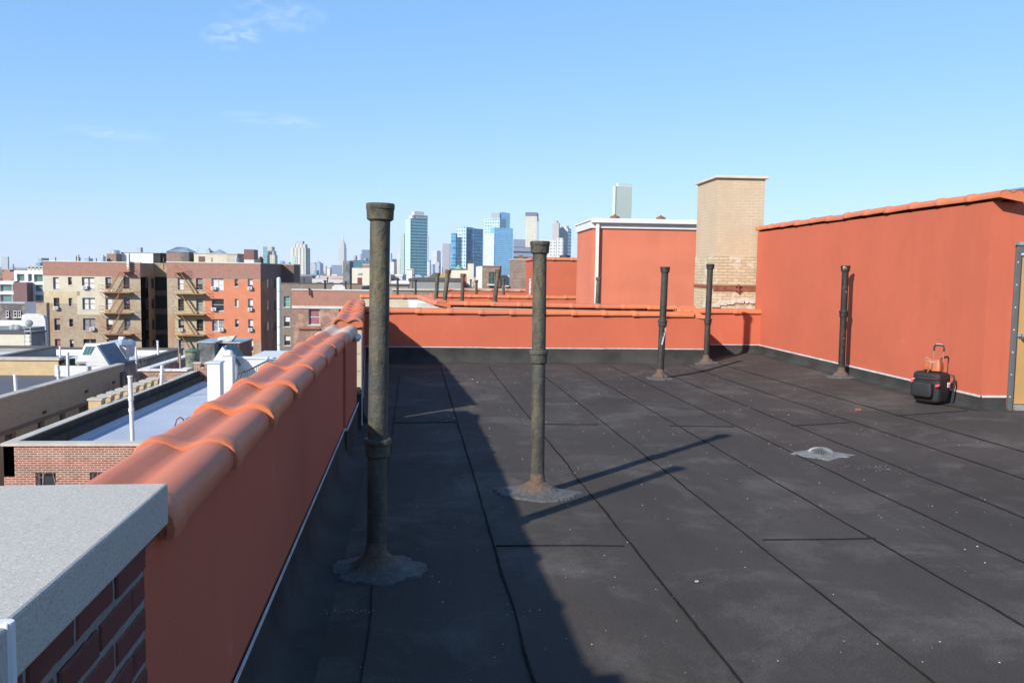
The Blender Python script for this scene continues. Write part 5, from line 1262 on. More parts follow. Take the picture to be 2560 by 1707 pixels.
m=MB();m.holes(xB0,xB1,G0,zbb,hsB,Y,.22);m.build('wall',BK['tan'],tA7)
m=MB();m.box(xB0-.02,xB1+.004,Y-.03,Y+.3,zbb,zt7b-.12);m.build('brick_band',BK['red'],tA7)
m=MB();m.box(xB0-.08,xB1+.06,Y-.08,Y+.35,zt7b-.12,zt7b);m.build('coping',copl,tA7)
m=MB();m.q([(xB0,Y,G0),(xB0,yb,G0),(xB0,yb,zbb),(xB0,Y,zbb)]);m.build('court_side_wall',BK['rust'],tA7)
patch([(109,200,691,729),(200,245,691,740),(245,262,691,740),(262,281,691,728),(192,262,740,787)],ren)
patch([(109,192,729,760)],ren2,'ochre_patch')
patch([(512.6,651.3,696,851)],orange,'orange_stucco')
patch([(436,512.4,724,851)],plain('ochre_fire_bay',(.39,.33,.20),.85,0,.15,1.4,.1,20),'ochre_patch')
acs={('A',2,0):.28,('A',0,1):.5,('A',2,2):.78,('B',2,0):.22,('B',2,1):.2,('B',2,2):.8,('B',4,0):.5,('B',4,1):.5,('B',4,2):.5,('B',0,2):.5}
flo=['top','second','third','fourth']
cold={'A':['leftmost','small','wide','inner fire escape','outer fire escape'],'B':['outer fire escape','inner fire escape','wide','small','rightmost']}
wm_=['blind','curtain','curtain']
for fac,hs,info in (('A',hsA,infoA),('B',hsB,infoB)):
    for (a,b,c,d),(st,ci,ri) in zip(hs,info):
        k=(ci*7+ri*3+(5 if fac=='B' else 0))%5
        bl=[1,.5,.55,0,1][k];dr=[M['blind'],M['curtain'],M['blind'],M['curtain'],M['curtain']][(ci+ri*2)%5]
        if fac=='B' and ci==2 and ri==1: bl=0
        if fac=='B' and ci==4: bl=.6;dr=M['blind']
        if fac=='A' and ci==2 and ri==1: bl=1;dr=M['blind']
        if fac=='A' and (ci,ri)==(0,3):bl=1;dr=M['reddrape']
        window(tA7,a,b,c,d,Y,.24,'double' if st=='double' and not (fac=='B' and ri==1) else 'sash',blind=bl,drape=dr,fm=M['framed'] if fac=='A' or ci<2 else M['frame'],sill=True)
        if (fac,ci,ri) in acs:
            xx=a+(b-a)*acs[(fac,ci,ri)]
            acunit(xx,c+.02,Y,'white air conditioner in the %s floor %s window of the %s front'%(flo[ri],cold[fac][ci],'beige' if fac=='A' else 'orange'),.62 if st=='double' else .55,.42)
# right wing receding
yS=Y*(1122-651.5)/(1122-704.)
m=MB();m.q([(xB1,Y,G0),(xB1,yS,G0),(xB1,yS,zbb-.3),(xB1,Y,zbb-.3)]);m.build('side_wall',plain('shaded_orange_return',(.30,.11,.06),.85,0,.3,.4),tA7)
m=MB();m.box(xB1-.3,xB1+.003,Y+.3,yS,zbb-.3,zt7b-.12);x2=Xu(734.6,690,yS);m.box(xB1,x2,yS,yS+.4,G0,zt7b-.12);y3=yS*(1122-734.6)/(1122-750.);m.box(x2-.3,x2+.003,yS+.4,y3,G0,zt7b-.12)
m.build('rear_wing_wall',brick('dusky_red_brick',(.22,.10,.08),(.18,.085,.07),(.22,.15,.12)),tA7)
m=MB();m.box(xB1-.35,xB1+.06,Y+.35,yS,zt7b-.12,zt7b);m.box(xB1+.06,x2+.06,yS-.06,yS+.45,zt7b-.12,zt7b);m.box(x2-.35,x2+.06,yS+.45,y3,zt7b-.12,zt7b);m.build('rear_coping',cop,tA7)
for ri,(v0,v1) in enumerate(((697,722),(750,776),(803,828))):
    for u in (668,677,686):
        p=Y*(1122-651.5)/(1122-u);f=MB();f.box(xB1+.001,xB1+.03,p-.5,p+.5,Zv(668,v1,p),Zv(668,v0,p));w_=f.build('window',M['framed'],tA7);g=MB();g.box(xB1+.031,xB1+.04,p-.4,p+.4,Zv(668,v1,p)+.1,Zv(668,v0,p)-.1);g.build('pane',M['glass'],w_)
m=MB();m.box(xL+.3,xR-.31,Y+.31,Y+26,zt7-1.6,zt7-1.0);m.box(xR-.31,xcr,yb+1.4,Y+26,zt7-1.6,zt7-1.0);m.box(xcr,xB1-.31,Y+.31,Y+26,zt7-1.6,zt7-1.0);m.build('roof',M['silver'],tA7)
# fire escapes
def fire(label,u0,u1,vs,topu,topv,dirn,su0,su1,grp='zigzag fire escapes'):
    t=thing('fire_escape',label,'fire escape',(Xu((u0+u1)/2,700,Y),Y,G0),0,grp)
    xa_,xb_=Xu(u0,708,Y),Xu(u1,708,Y);ta_,tb_=Xu(topu[0],708,Y),Xu(topu[1],708,Y)
    zs=[Zv(topu[0],topv,Y)]+[Zv(300,v,Y) for v in vs]
    for i,z in enumerate(zs):
        a,b=(ta_,tb_) if i==0 else (xa_,xb_)
        m=MB();m.box(a,b,Y-1.15,Y-.04,z-.09,z-.01);pl=m.build('platform',M['fe'],t)
        m=MB()
        for h_ in (.45,.92):
            m.tube((a,Y-1.15,z+h_),(b,Y-1.15,z+h_),.022,n=5);m.tube((a,Y-1.15,z+h_),(a,Y-.05,z+h_),.022,n=5);m.tube((b,Y-1.15,z+h_),(b,Y-.05,z+h_),.022,n=5)
        n=max(3,int((b-a)/.5))
        for k in range(n+1):m.tube((a+(b-a)*k/n,Y-1.15,z),(a+(b-a)*k/n,Y-1.15,z+.94),.016,n=4)
        m.build('railing',M['fe'],pl)
        m=MB()
        for xx in (a+.15,b-.15):m.tube((xx,Y-.03,z-.75),(xx,Y-1.0,z-.09),.025,n=5)
        m.build('bracket',M['fe'],pl)
    xs0,xs1=Xu(su0,708,Y),Xu(su1,708,Y)
    for i in range(len(zs)-1+1):
        z1_=zs[i];z0_=zs[i+1] if i+1<len(zs) else zs[i]-3.0
        m=MB();A=Vector((xs0,Y-.75,z1_));B=Vector((xs1,Y-.75,z0_))
        for dy in (-.22,.22):
            m.path([A+Vector((0,dy,0)),B+Vector((0,dy,0))],.045,5)
        n=11
        for k in range(1,n):
            p=A.lerp(B,k/n);m.box(p.x-.10,p.x+.10,p.y-.22,p.y+.22,p.z-.015,p.z+.015)
        m.build('stair_flight',M['fe'],t)
    return t
fire('rusty ochre fire escape zigzagging down the beige front',255,332,(730,781.5,834),(307,330),678,1,306,276)
fire('ochre fire escape zigzagging down left of the orange front',437.5,513.5,(731.5,783,835),(438.5,460.5),680,1,456,490)
# rooftop gear on the walk-up
GZ=zt7-1.0
def topbox(label,name,cat,u0,u1,vt,Yd,dep,mat,extra=None,u2=None):
    xa_,xb_=Xu(u0,650,Yd),Xu(u1,650,Yd);z=Zv((u0+u1)/2,vt,Yd);t=thing(name,label,cat,((xa_+xb_)/2,Yd,GZ));m=MB();m.box(xa_,xb_,Yd,Yd+dep,GZ,z);m.build('wall',mat,t);return t,xa_,xb_,z
t,a,b,z=topbox('brick rooftop tower topped by a round metal tank on the walk-up','tank_tower','water tank',266.5,290.5,634,124,3,BK['speck'])
m=MB();m.lathe([(.0,0),((b-a)*.47,0),((b-a)*.47,.42),((b-a)*.40,.5),(0,.55)],((a+b)/2,125.4,z),n=18);m.build('metal_tank',M['steel'],t,smooth=True)
def cupola(label,u0,u1,vt,Yd):
    xa_,xb_=Xu(u0,650,Yd),Xu(u1,650,Yd);z=Zv((u0+u1)/2,vt,Yd);r=(xb_-xa_)/2;t=thing('roof_ventilator',label,'roof ventilator',((xa_+xb_)/2,Yd,GZ),0,'roof ventilators on the walk-up')
    m=MB();m.lathe([(r*.9,0),(r*.9,z-GZ-.45),(r*1.1,z-GZ-.42),(r*.95,z-GZ-.3),(r*.3,z-GZ-.12),(r*.2,z-GZ),(0,z-GZ)],((xa_+xb_)/2,Yd+r,GZ),n=12);m.build('cowl',M['steel'],t,smooth=True)
cupola('round metal roof ventilator left of the brick tank tower',249,262,636.5,123)
cupola('round metal roof ventilator between the beige bulkhead and the brown box',583,597,641,123)
t,a,b,z=topbox('white boarded shed with dark side on the walk-up roof','roof_shed','shed',303,383,632,126,7,M['white'])
m=MB();m.box(b,b+1.05,126.,126.12,GZ,z);m.box(b+1.0,b+1.05,126.,133,GZ,z);m.build('dark_side',M['flash'],t);m=MB();m.box(a-.1,b+1.1,125.9,133.1,z,z+.07);m.build('roof_edge',M['steel'],t)
t,a,b,z=topbox('pale metal flue pipe rising by the top fire escape landing','flue','flue',316.5,322,634,119.4,.5,M['white'])
t,a,b,z=topbox('brick bulkhead with glass pyramid skylight between the two fronts','bulkhead','bulkhead',416,452,630,124,4,BK['speck'])
m=MB();mx=(a+b)/2;m.mesh([(a-.1,123.9,z),(b+1.2,123.9,z),(b+1.2,128.1,z),(a-.1,128.1,z),(mx,125.5,z+.75),(mx+1,126.5,z+.75)],[(0,1,5,4),(1,2,5),(2,3,4,5),(3,0,4)]);m.build('pyramid_glazing',plain('sky_glass',(.24,.28,.32),.3,0,.3,1),t)
m=MB();m.box(b,b+1.1,124.01,128,GZ,z-.01);m.build('shaded_side',BK['dark'],t)  # the side's shade is put into a darker brick colour
t,a,b,z=topbox('dark cluster of roof ducts right of the pyramid skylight','duct','ducts',463,478,642,126,3,M['steel'])
m=MB()
for i in range(4):m.tube((a+.3*i,125.9,GZ),(a+.3*i,125.9,z+.1*(i%3)),.09,n=6)
m.build('duct_pipes',M['iron'],t)
t,a,b,z=topbox('beige rooftop bulkhead with brown door and small pyramid skylights','bulkhead','bulkhead',485,568,635,124,6,ren)
m=MB();m.box(Xu(496,645,123.9),Xu(511,645,123.9),123.93,123.99,GZ,Zv(503,641,124));m.build('door',plain('brown_doors',(.14,.07,.055)),t)
m=MB();m.box(b,b+1.4,124.02,130,GZ,z-.003);m.box(a-.06,b+1.46,123.94,130.06,z,z+.12);m.build('roof_edge',cop,t)
m=MB();px=Xu(549,630,126);m.mesh([(px-.95,125,z+.12),(px+.95,125,z+.12),(px+.95,127,z+.12),(px-.95,127,z+.12),(px,126,z+.72)],[(0,1,4),(1,2,4),(2,3,4),(3,0,4)]);m.build('pyramid_skylight',plain('sky_glass',(.2,.2,.2)),t)
ant=thing('antenna','thin roof antenna on the beige bulkhead','antenna',(Xu(495,634,125),125,z));p=PY(495,614,125);m=MB();m.tube((p.x,125,z),(p.x,125,p.z),.025,n=5);m.tube((p.x-.14,125,p.z-.35),(p.x+.14,125,p.z-.35),.05,n=5);m.build('mast',M['steel'],ant)
t,a,b,z=topbox('maroon metal box on a cream base on the walk-up roof','tank_house','tank house',610,635,649,124,2.6,cream)
m=MB();m.box(a,b,123.98,126.6,z,Zv(622,623.5,124));m.build('metal_box',plain('maroon_sheet',(.17,.075,.065),.6,0,.15,2),t)
p=PY(652,642,123);tt=thing('water_tank','small dark wooden water tank at the right corner of the walk-up','water tank',(p.x,123,GZ))
m=MB();m.lathe([(.36,0),(.36,p.z-.35-GZ),(.30,p.z-.2-GZ),(0,p.z+.1-GZ)],(p.x,123,GZ),n=12);m.build('drum',M['pipe2'],tt,smooth=True)
for i,(u,v) in enumerate(((139,644),(191,641),(197,638),(200,644),(241,646),(409,644),(530,645),(601,645))):
    p=PY(u,v,122);t=thing('vent_pipe',['first','second','third','fourth','fifth','sixth','seventh','eighth'][i]+' thin pipe from the left on the walk-up roof','vent pipe',(p.x,122,GZ),0,'thin pipes on the walk-up roof');m=MB();m.tube((p.x,122,GZ),p,.07,n=7);m.build('shaft',M['iron'],t);m=MB();m.tube(p-Vector((0,0,.03)),p+Vector((0,0,.03)),.09,n=7);m.build('rim',M['iron'],t)

# --- brown building right of the walk-up and the near brick building
t,xa,xb,z=None,None,None,None
Yb=105.;xa=Xu(700,760,Yb);xb=Xu(905,760,Yb);zt_=Zv(780,707,Yb)
tb_=thing('apartment_building','brown brick building with narrow windows right of the orange front','apartment building',(xa,Yb,G0))
hs=[HP(709.5,724.5,741,768,Yb),HP(710,725,790,817,Yb),HP(710.5,726,838,864,Yb)]
m=MB();m.holes(xa,xb,G0,zt_-.1,hs,Yb,.2);m.box(xa,xb,Yb+.3,Yb+14,G0,zt_-.4,skip='f');m.build('wall',BK['brown'],tb_)
m=MB();m.box(xa-.04,xb+.05,Yb-.06,Yb+.35,zt_-.1,zt_);m.build('coping',copd,tb_)
for i,h_ in enumerate(hs): window(tb_,*h_,Yb,.2,'sash',blind=(1 if i==0 else .5),drape=plain('teal_curtain',(.10,.26,.22)) if i==0 else M['blind'],fm=M['frame'])
tt=thing('flue','tall rounded white metal flue standing in the dark gap beside the walk-up','flue',(Xu(697,760,103),103,G0))
p=PY(697,697,103);m=MB();m.tube((p.x,103,G0),p,.24,n=14);m.build('pipe',plain('pale_green_flue',(.55,.60,.58),.5,0,.1,3),tt,smooth=True)
m=MB();m.lathe([(.24,0),(.20,.12),(.1,.18),(0,.2)],p,n=14);m.build('rounded_top',M['white'],tt,smooth=True)
for i in range(8):
    m=MB();z=p.z-1.5-i*2.1;m.lathe([(.24,0),(.27,.01),(.27,.08),(.24,.09)],(p.x,103,z),n=14);m.build('joint_ring',M['steel'],tt)
Yn=72.;xa=Xu(731,760,Yn);xb=-3.4;zt_=Zv(800,723,Yn)
tn_=thing('apartment_building','red brick building with pale lintel band and pink-curtained window behind the coping','apartment building',(xa,Yn,G0))
zb1=Zv(800,765,Yn);zb2=Zv(800,771.5,Yn)
hs=[HP(771.5,800,773,812,Yn),HP(847,867,773,812,Yn),HP(870,892,773,812,Yn)]
m=MB();m.holes(xa,xb,G0,zb2,hs,Yn,.22);m.box(xa,xb,Yn+.3,Yn+16,G0,zt_-.5,skip='f');m.build('wall',BK['old'],tn_)
m=MB();m.box(xa-.01,xb,Yn-.02,Yn+.3,zb1,zt_-.1);m.build('upper_brickwork',brick('smooth_red_brick',(.38,.16,.11),(.33,.135,.09),(.38,.25,.19),.22,.07,.008,var=.2),tn_)
m=MB();m.box(xa-.03,xb,Yn-.06,Yn+.28,zb2,zb1);m.build('lintel_band',M['stone'],tn_)
m=MB();m.box(xa-.05,xb,Yn-.08,Yn+.4,zt_-.1,zt_);m.build('coping',M['stone'],tn_)
for i,h_ in enumerate(hs): window(tn_,*h_,Yn,.2,'sash',blind=1 if i==0 else .5,drape=M['reddrape'] if i==0 else M['curtain'],fm=M['frame'])
m=MB();m.box(Xu(747,840,Yn),Xu(800,840,Yn),Yn-.12,Yn-.02,Zv(770,824,Yn),Zv(770,820,Yn));m.build('rusty_ledge',M['rust'],tn_)
tt=thing('scupper_pipe','small black bent pipe hanging over the coping of the near red brick building','pipe',(Xu(773,728,Yn),Yn,zt_));m=MB();q=PY(773,722,Yn-.2);m.path([q+Vector((-.1,.3,0)),q,q+Vector((.02,0,-.25)),q+Vector((.05,0,-.55))],.07,7);m.build('pipe',M['pipe2'],tt)
tt=thing('roof_vent','pale arched roof hatch on the near red brick building','roof hatch',(Xu(848,720,75),75,zt_-.3));x_=Xu(848,720,76);m=MB();m.prism([(x_-.6,zt_-.5),(x_-.55,zt_+.15),(x_-.3,zt_+.33),(x_+.3,zt_+.33),(x_+.55,zt_+.15),(x_+.6,zt_-.5)],'y',75.5,76.6);m.build('shell',M['stone'],tt)
for i,(u,vt_,Yq) in enumerate(((760,695,118),(813,702,76),(819,694,110),(864,704,76),(877,705,76))):
    p=PY(u,vt_,Yq);t=thing('vent_pipe',['first','second','third','fourth','fifth'][i]+' thin dark pipe from the left above the near red brick building','vent pipe',(p.x,Yq,-2),0,'thin dark pipes above the red brick building')
    m=MB();m.tube((p.x,Yq,zt_-.6),p,.07 if i!=1 else .1,n=7);m.build('shaft',M['pipe2'],t);m=MB();m.tube(p-Vector((0,0,.06)),p+Vector((0,0,.04)),.1 if i!=1 else .15,n=7);m.build('rim',M['pipe2'],t)
# cream bulkhead with red door, brick box, rough concrete shaft
t,xa,xb,z=rb('bulkhead','cream stepped bulkhead with a dark red door left of the tallest near pipe','bulkhead',880,930,670,118,6,cream,None,0,-6)
m=MB();m.box(Xu(893.5,700,117.9),Xu(904,700,117.9),117.93,117.99,Zv(899,708,118),Zv(899,694,118));m.build('door',plain('dark_red_door',(.16,.03,.03)),t)
m=MB();m.box(Xu(894,682,117.9),Xu(904,682,117.9),117.90,117.98,Zv(899,687,118),Zv(899,682,118));m.build('vent_grille',M['steel'],t)
t,xa,xb,z=rb('bulkhead','small speckled brick box on the cream stepped bulkhead','bulkhead',907,930,660,119,4,BK['speck'],cop,.15,-2)
rb('elevator_shaft','rough dark grey concrete shaft left of the cream stepped bulkhead','shaft',857.5,874,652,150,6,plain('rough_concrete',(.12,.125,.12),.9,0,.6,.9,.5,6,tint=(.26,.26,.25)),None,0,-6)
# ---------------------------------------------------------------- bare trees
def tree(label,base,h,spread,seed,n=5,twig=.012,tr=.16,mat=None):
    rr=random.Random(seed);t=thing('bare_tree',label,'tree',base,0,'bare winter trees')
    base=Vector(base);tm_=MB();cm=MB()
    tm_.path([base,base+Vector((rr.uniform(-.2,.2),rr.uniform(-.2,.2),h*.3)),base+Vector((rr.uniform(-.3,.3),0,h*.55))],[tr,tr*.75,tr*.5],8)
    top=base+Vector((0,0,h*.5))
    def br(p,d,l,r,k):
        q=p+d*l*.5+Vector((rr.gauss(0,.05),rr.gauss(0,.05),rr.gauss(0,.03)))*l;e=q+(d+Vector((rr.gauss(0,.25),rr.gauss(0,.25),.1))).normalized()*l*.5
        (tm_ if k>=n-1 else cm).path([p,q,e],[r,r*.75,r*.5],4 if k<3 else 6)
        if k<=0:return
        for i in range(3 if k>1 else 4):
            s=[q,e,e,q.lerp(e,.5)][i%4];nd=(d+Vector((rr.gauss(0,.55),rr.gauss(0,.55),rr.gauss(.1,.35)))).normalized()
            br(s,nd,l*rr.uniform(.55,.78),max(twig,r*.5),k-1)
    for i in range(6):
        a=i*1.05+rr.uniform(-.3,.3);br(base+Vector((0,0,h*rr.uniform(.35,.55))),Vector((math.cos(a)*spread,math.sin(a)*spread,1)).normalized(),h*.22,tr*.45,n-1)
    bm_=mat or plain('winter_bark',(.30,.24,.19),.9,0,.2,5)
    tm_.build('trunk',bm_,t,smooth=True);cm.build('crown',bm_,t)
p=PY(26,862,66.);tree('bare winter tree before the cream low building at far left',(p.x,66,G0),12.6,.6,3,5,.014)
p=PY(40,1150,23.5);tree('bare tree whose twigs reach over the stone coping at the left edge',(p.x-1.2,23.0,G0),13.3,.8,11,5,.010)
p=PY(250,1150,24.2);tree('bare tree with thin twigs in front of the red brick wall windows',(p.x+.4,24.0,G0),11.2,.7,17,5,.009)
p=PY(350,930,43.3);tree('brushy bare tree in the alley beside the crenellated wall',(p.x,42.2,G0),12.6,.35,23,5,.012,mat=plain('dark_bark',(.14,.11,.09),.9))
# ================================================================= SKYLINE
def corner_box(u0,us,u1,vt,Y,phi,zb=G0):
    """footprint of a box whose near corner stands on sight line us at distance Y"""
    v=vt+20;C=Vector((Xu(us,v,Y),Y));L=Vector((-math.cos(phi),math.sin(phi)));Rr=Vector((math.sin(phi),math.cos(phi)))
    def ln(u,D):
        d=ray(u,v);return -(C.x*d.y-C.y*d.x)/(D.x*d.y-D.y*d.x)
    a=ln(u0,L) if u0<us else None;b=ln(u1,Rr) if u1>us else None
    if a is None:a=b
    if b is None:b=a
    return C,abs(a),abs(b)
SKY={}
def tower(label,tiers,Y,phi,mat,name='tower',cat='skyscraper',group=None,roofm=None,haz=0):
    """tiers: (u0,us,u1,vtop[,part name][,material][,set-back m])"""
    ph=math.radians(phi);t=None
    for i,tr in enumerate(tiers):
        u0,us,u1,vt=tr[:4];pn=tr[4] if len(tr)>4 else 'body';mt=tr[5] if len(tr)>5 and tr[5] else mat;dy=tr[6] if len(tr)>6 else 0
        C,a,b=corner_box(u0,us,u1,vt,Y+dy,ph);z=Zv(us,vt,Y+dy)
        if b>a*2.2 and b>60:b=max(a*2.2,60) if phi<20 else b
        if a>b*3 and phi>60:a=b*3
        if t is None:
            t=thing(name,label,cat,(C.x,C.y,G0),-ph,group);M0=WM[t.name]
        # local box with its own near corner
        o=M0.inverted()@Vector((C.x,C.y,G0))
        zb=0 if len(tr)<=7 else Zv(us,tr[7],Y+dy)-G0
        m=MB();m.box(o.x-a,o.x,o.y,o.y+b,zb,z-G0);m.build(pn,mt,t,local=True)
    return t
sm=lambda n,c,**k:plain(n,c,.6,0,.06,.01,**k)
hz=lambda c,k=.0:c
W=dict(
 cream=grid('cream_tower',(.50,.46,.38),(.12,.15,.18),6.,6.,.42,.5),
 cream2=grid('cream_tower_lines',(.54,.50,.41),(.10,.14,.17),4.,8.8,.38,.85),
 grey=grid('grey_tower',(.36,.37,.40),(.20,.23,.28),3.5,4.,.5,.6),
 blue=grid('blue_grey_tower',(.26,.30,.38),(.18,.22,.31),3.8,5,.6,.6),
 teal=grid('teal_glass_tower',(.20,.34,.38),(.06,.17,.22),3.9,3.2,.82,.6,(.14,.30,.36),.3,.2),
 court=grid('blue_green_curtain_wall',(.17,.38,.40),(.025,.11,.16),8.4,13.,.93,.5,(.05,.19,.26),.35,.15),
 bglass=grid('bright_blue_glass',(.10,.30,.44),(.02,.12,.24),7.6,7,.84,.7,(.10,.33,.52),.45,.12),
 pglass=grid('patterned_blue_glass',(.45,.58,.64),(.09,.19,.27),7.6,6.8,.6,.55,(.22,.40,.50),.3,.2),
 sglass=grid('pale_sky_glass',(.30,.50,.64),(.22,.45,.62),4.2,3.6,.94,.93,(.30,.56,.74),.55,.08),
 white=grid('white_tower',(.56,.55,.52),(.20,.23,.25),5.4,6.,.5,.42,(.2,.24,.28)),
 wh2=grid('cream_punched_tower',(.56,.53,.43),(.12,.15,.16),6,5.6,.42,.42,(.34,.34,.30)),
 strip=grid('striped_slab_office',(.25,.29,.36),(.06,.07,.10),7.,50,1.,.34,(.08,.09,.12)),
 brown=grid('mauve_slab',(.29,.26,.27),(.20,.18,.20),3.6,3,.5,.6),
 lime=grid('pale_limestone',(.42,.375,.355),(.26,.25,.26),4,6,.35,1.),
 met=grid('paneled_slab',(.50,.45,.40),(.36,.34,.33),4,4,.5,.6),
 green=grid('pale_green_banded',(.44,.52,.46),(.22,.34,.32),3.6,60,1.,.5,(.24,.36,.33)),
)
# left horizon
tower('round-topped pale grey tower at the far left edge of the skyline',[(4,20,23,642)],2600,15,W['grey'])
tower('low pale stepped tower right of the grey one at the far left',[(19,30,36,667),(29,33,36,660,'crown')],2700,15,W['grey'])
tower('pale lilac tower with white lattice behind the white modern building',[(24,33,36,672)],2500,10,W['grey'])
tower('blue-grey stepped tower peeking behind the left corner of the walk-up',[(90,100,112,657),(95,104,123,645,'crown',W['blue'],20)],2300,25,W['teal'])
tower('small blue block with square top above the walk-up beige front',[(211,222,233,646),(220,223,225.5,641,'crown',None,10)],2600,20,W['blue'])
tower('grey block above the white boarded shed',[(341,352,357.5,619)],1500,20,W['grey'])
tower('tiered grey tower behind the beige rooftop bulkhead',[(515,524,531,625),(520,530,535.5,628,'wing',None,30),(518,522,526,620.5,'crown',None,20)],2300,25,W['grey'])
# two cream residential towers
tower('broad stepped cream tower with a teal glass corner stripe',[(644,687,694,637),(650,684,691,628,'upper_body',None,8),(657,680,687,617,'crown',None,14),(657.5,668,668.6,616,'glass_corner',W['teal'],-3)],2250,12,W['cream'])
tower('tall cream tower with grey crown block and grey right side',[(728,764,775.5,619.5),(736,763,769,611,'upper_body',None,8),(740,757,761,603,'crown',W['grey'],16)],2150,14,W['cream2'])
tower('lower pale wing in front of the tall cream tower',[(730,738,739,640)],2100,14,W['green'])
tower('small teal tower between the two cream towers',[(700,709,711.5,652.5),(702,707,711,655,'wing')],3000,20,W['teal'])
tower('low pale block left of the tall cream tower',[(712,722,727,656)],3000,20,W['grey'])
tower('grey setback tower right of the tall cream tower',[(776,789,791,660),(778,787,791,656,'crown',None,20)],5200,15,W['grey'])
tower('mauve setback tower with pinnacle right of the tall cream tower',[(789,800,808.5,658),(792,797,803,655,'upper_body',None,30),(794.3,796,797,651.5,'pinnacle',None,40)],5400,30,W['blue'])
tower('teal glass block with bright floors before the grey setback towers',[(786,791,798,676)],2300,30,W['teal'])
tower('dark blue narrow slab left of the pinnacle tower base',[(798,801,806,690)],2300,30,W['blue'])
# landmark art deco tower
def landmark():
    Yd=8000;ph=math.radians(24)
    t=tower('slender pale stepped art deco skyscraper with a needle mast, left of the tallest near pipe',
     [(846.5,860,867.5,662.5),(847.2,860,866.5,620,'shaft',None,3),(849,860,865.5,611,'setback',None,12),(851,859.5,863.5,606.5,'setback',None,22),(853.2,858.8,861.2,602.5,'crown',None,34)],Yd,24,W['lime'],name='art_deco_tower')
    M0=WM[t.name];p=PY(857.2,602,Yd+60);zz=[Zv(857.2,v,Yd+60) for v in (602.5,594,592,583,573)]
    m=MB();m.lathe([(9.5,0),(7.,zz[1]-zz[0]-6),(5.,zz[1]-zz[0]),(3.2,zz[2]-zz[0]),(2.2,zz[3]-zz[0]),(1.0,zz[3]-zz[0]+4),(.8,zz[4]-zz[0])],(p.x,p.y,zz[0]),n=10);m.build('mast',sm('mast_grey',(.50,.48,.47)),t)
landmark()
tower('thin pale tower right of the pinnacle tower',[(811,814,817,665)],5500,25,W['white'])
tower('grey-blue plain slab office block left of the rough concrete shaft',[(828.5,829,856,662.5)],2900,80,sm('slate_office',(.22,.25,.33)))
tower('tan narrow block beside the grey-blue slab',[(817.5,825,828,671.5),(817,826,829,668,'crown',W['grey'],20)],2900,15,sm('tan_far_block',(.55,.46,.38)))
tower('pale punched low block before the grey-blue slab',[(833,842,845,690),(829,843,844.5,686,'parapet',W['white'],30)],1500,15,W['wh2'])
tower('small mint glass block beside the pale punched one',[(844,851,855,694)],1400,25,W['teal'])
tower('wide teal-blue office block behind the cream stepped bulkhead',[(874,884,925,650)],1600,62,W['teal'])
tower('brown round tank block on the wide teal office',[(884,889,893,639)],1640,25,sm('brown_tank',(.33,.25,.24)))
tower('dark stepped slate tower just left of the tallest near pipe',[(900,903,925,635),(903,906,926,624,'upper_body',None,20)],1900,70,W['blue'])
tower('pinkish block in front of the dark stepped slate tower',[(911,914,920,646)],1700,40,W['grey'])
# right of the big pipe
tower('hazy pale blue needle tower right of the tallest near pipe',[(975.5,977,980.5,633)],7500,25,sm('hazy_glass',(.34,.45,.52)))
tower('dark blue flat block right of the tallest near pipe',[(976,981,991.5,647.5)],3600,30,sm('navy_block',(.13,.18,.28)))
tower('white and mauve block below the dark blue flat one',[(975.5,985,994,654.5)],3400,25,W['white'])
tower('pinkish cream block left of the banded green tower',[(992,1000,1003,646),(995,1001,1003,630,'shaft',None,20)],3400,15,W['met'])
tower('rounded slim banded tower left of the blue-green skyscraper',[(1001,1010.5,1012.5,588),(1002.5,1009.5,1011.5,584,'dome_cap',None,6)],2450,12,W['green'])
t=tower('tallest blue-green glass skyscraper with white crown and dark sign band',[(1013.3,1026.5,1069,546),(1022,1033,1061,537,'crown_step',W['white'],14),(1028,1036,1060.5,528.5,'crown',W['white'],20),(1013.2,1026.2,1026.6,546.6,'pale_face',grid('pale_green_face',(.50,.62,.56),(.24,.44,.42),4.2,60,1.,.45,(.30,.50,.46),.1,.3),-1.2)],2400,58,W['court'])  # pale_face: sunlit left face painted a paler green
M0=WM[t.name]
pa=PY(1034,542.5,2398);pb=PY(1068.5,545,2398)
C,a_,b_=corner_box(1013.3,1026.5,1069,546,2400,math.radians(58))
Rr=Vector((math.sin(math.radians(58)),math.cos(math.radians(58)),0));c0=Vector((C.x,C.y,0));n_=Vector((math.cos(math.radians(58)),-math.sin(math.radians(58)),0))
zc0=Zv(1050,547.5,2400);zc1=Zv(1050,537.5,2400)
m=MB();p0=c0+Rr*(b_*.16)+n_*1.;p1=c0+Rr*(b_*.99)+n_*1.
m.mesh([(p0.x,p0.y,zc0),(p1.x,p1.y,zc0),(p1.x,p1.y,zc1),(p0.x,p0.y,zc1),(p0.x-n_.x*8,p0.y-n_.y*8,zc0),(p1.x-n_.x*8,p1.y-n_.y*8,zc0),(p1.x-n_.x*8,p1.y-n_.y*8,zc1),(p0.x-n_.x*8,p0.y-n_.y*8,zc1)],[(0,1,2,3),(4,5,6,7),(0,1,5,4),(1,2,6,5),(2,3,7,6),(3,0,4,7)]);sg=m.build('sign_band',sm('slate_sign',(.14,.19,.26)),t)
for i in range(10):
    f0=b_*(.30+.063*i);f1=f0+b_*.04;q0=c0+Rr*f0+n_*1.3;q1=c0+Rr*f1+n_*1.3;za=zc0+2.6;zb_=za+(5.2 if i in(0,9) else 3.4)
    m=MB();m.q([(q0.x,q0.y,za),(q1.x,q1.y,za),(q1.x,q1.y,zb_),(q0.x,q0.y,zb_)]);m.build('sign_letter',M['white'],sg)
tower('thin pale tower hugging the right edge of the blue-green skyscraper',[(1068,1069.5,1072,590)],3200,60,sm('hazy_pale',(.55,.60,.66)))
